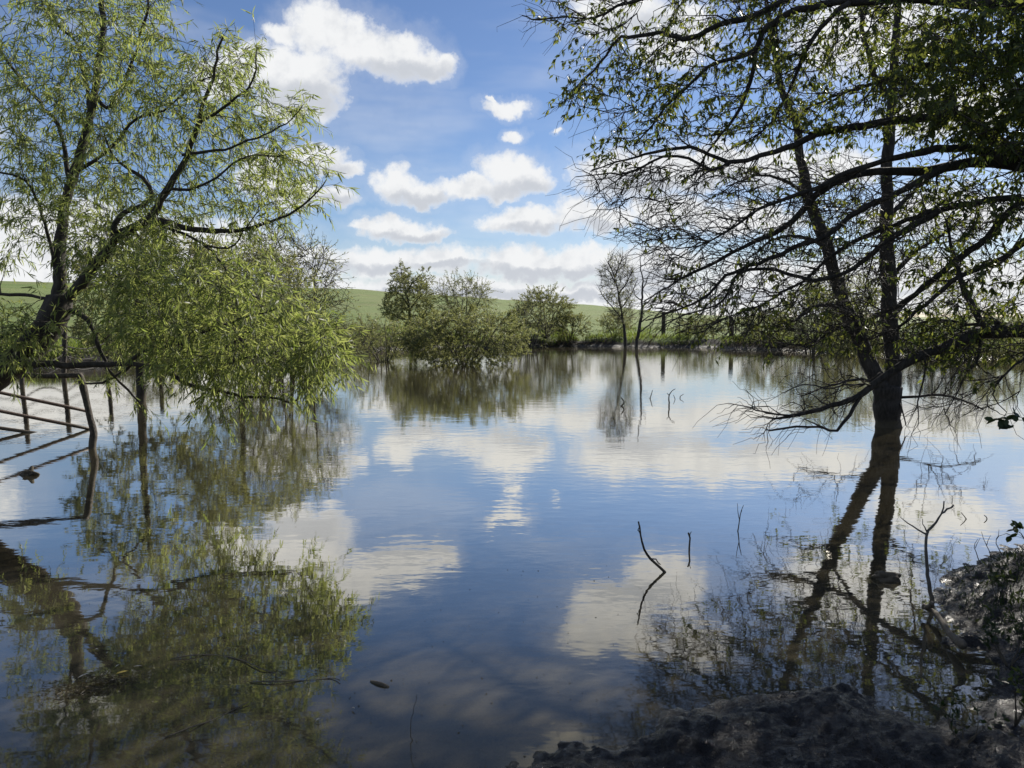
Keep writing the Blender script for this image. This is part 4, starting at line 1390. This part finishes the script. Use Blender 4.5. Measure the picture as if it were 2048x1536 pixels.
# dark weeds on the near right bank
def weed(label, px, py, seed, h=.35, mat='dark_leaf', n=26):
    c = onz(px, py, .15)
    z = float(ground_z(c[0], c[1]))
    c = onz(px, py, max(z, .02))
    z = float(ground_z(c[0], c[1]))
    b = np.array([c[0], c[1], z - .02])
    T = Tree('weed', b, label, 'plant', 'weeds on the right bank', seed)
    for i in range(5):
        a = T.g.random() * 6.28
        T.limb('stem', [b, b + [math.cos(a) * .05, math.sin(a) * .05, h * .5], b + [math.cos(a) * .16 * h / .35, math.sin(a) * .16 * h / .35, h * T.g.uniform(.7, 1.1)]], .004, .0015, M['twig'], 5, .05, .004, .2, 0)
    T.twigs(M['twig'], n, (.05, .14), .9, .1, .3, .0014, npt=4, from_t=.2)
    T.foliage(M[mat], 4, (.022, .05), (.010, .02), .9, .1, .4, segs=1)
    T.crown()


for i, (px, py, lab) in enumerate(((1995, 1195, 'leafy dark weed highest on the right bank'), (2020, 1330, 'dark weed low on the bank at the picture edge'),
                                   (2030, 1440, 'dark weed near the bottom right corner'), (1930, 1480, 'lowest dark weed near the picture bottom'))):
    weed(lab, px, py, 300 + i, .13 + .04 * (i % 3), n=70)


def sprig(label, px, py, d, seed, root_px, root_py):
    b = at(root_px, root_py, d)
    T = Tree('leafy_sprig', b, label, 'plant', 'broad-leaved sprigs at the right edge', seed)
    T.limb('stem', [b, at((px + root_px) / 2, (py + root_py) / 2 - 12, d), at(px, py, d)], .006, .002, M['twig'], 6, .04, .004, .3, 0)
    T.twigs(M['twig'], 22, (.05, .12), .7, .1, .2, .0016, npt=4, from_t=.1)
    T.foliage(M['dark_leaf'], 3.0, (.05, .085), (.028, .042), .8, .2, .5, segs=2, curl=.15)
    T.crown()


sprig('broad-leaved sprig hanging into view level with the flooded trunk base', 2022, 838, 5.4, 401, 2150, 880)
sprig('small broad-leaved sprig on top of the right bank', 2036, 1062, 5.2, 402, 2060, 1110)
for i, (px, py) in enumerate(((1985, 1112), (1962, 1118), (2004, 1100))):
    c = onz(px, py, .15)
    c[2] = float(ground_z(c[0], c[1])) - .02
    stick('bare_stalk', ('thin bare stalk leaning left on the crest of the right bank', 'shorter bare stalk at the left of the bank crest', 'upright bare stalk beside the small sprig')[i], 'stalk',
          [([(px, py + 8), (px - 12, py - 22), (px - 22 + 14 * i, py - 48 + 8 * i)], 2.6, 1.0, 0), ([(px - 12, py - 22), (px - 4, py - 40)], 1.8, .8, 0)], c[1], 'twig', 'bare stalks on the right bank')
import os
if os.environ.get('SCENE_LOG'):
    print('\n'.join(map(str, LOG)))
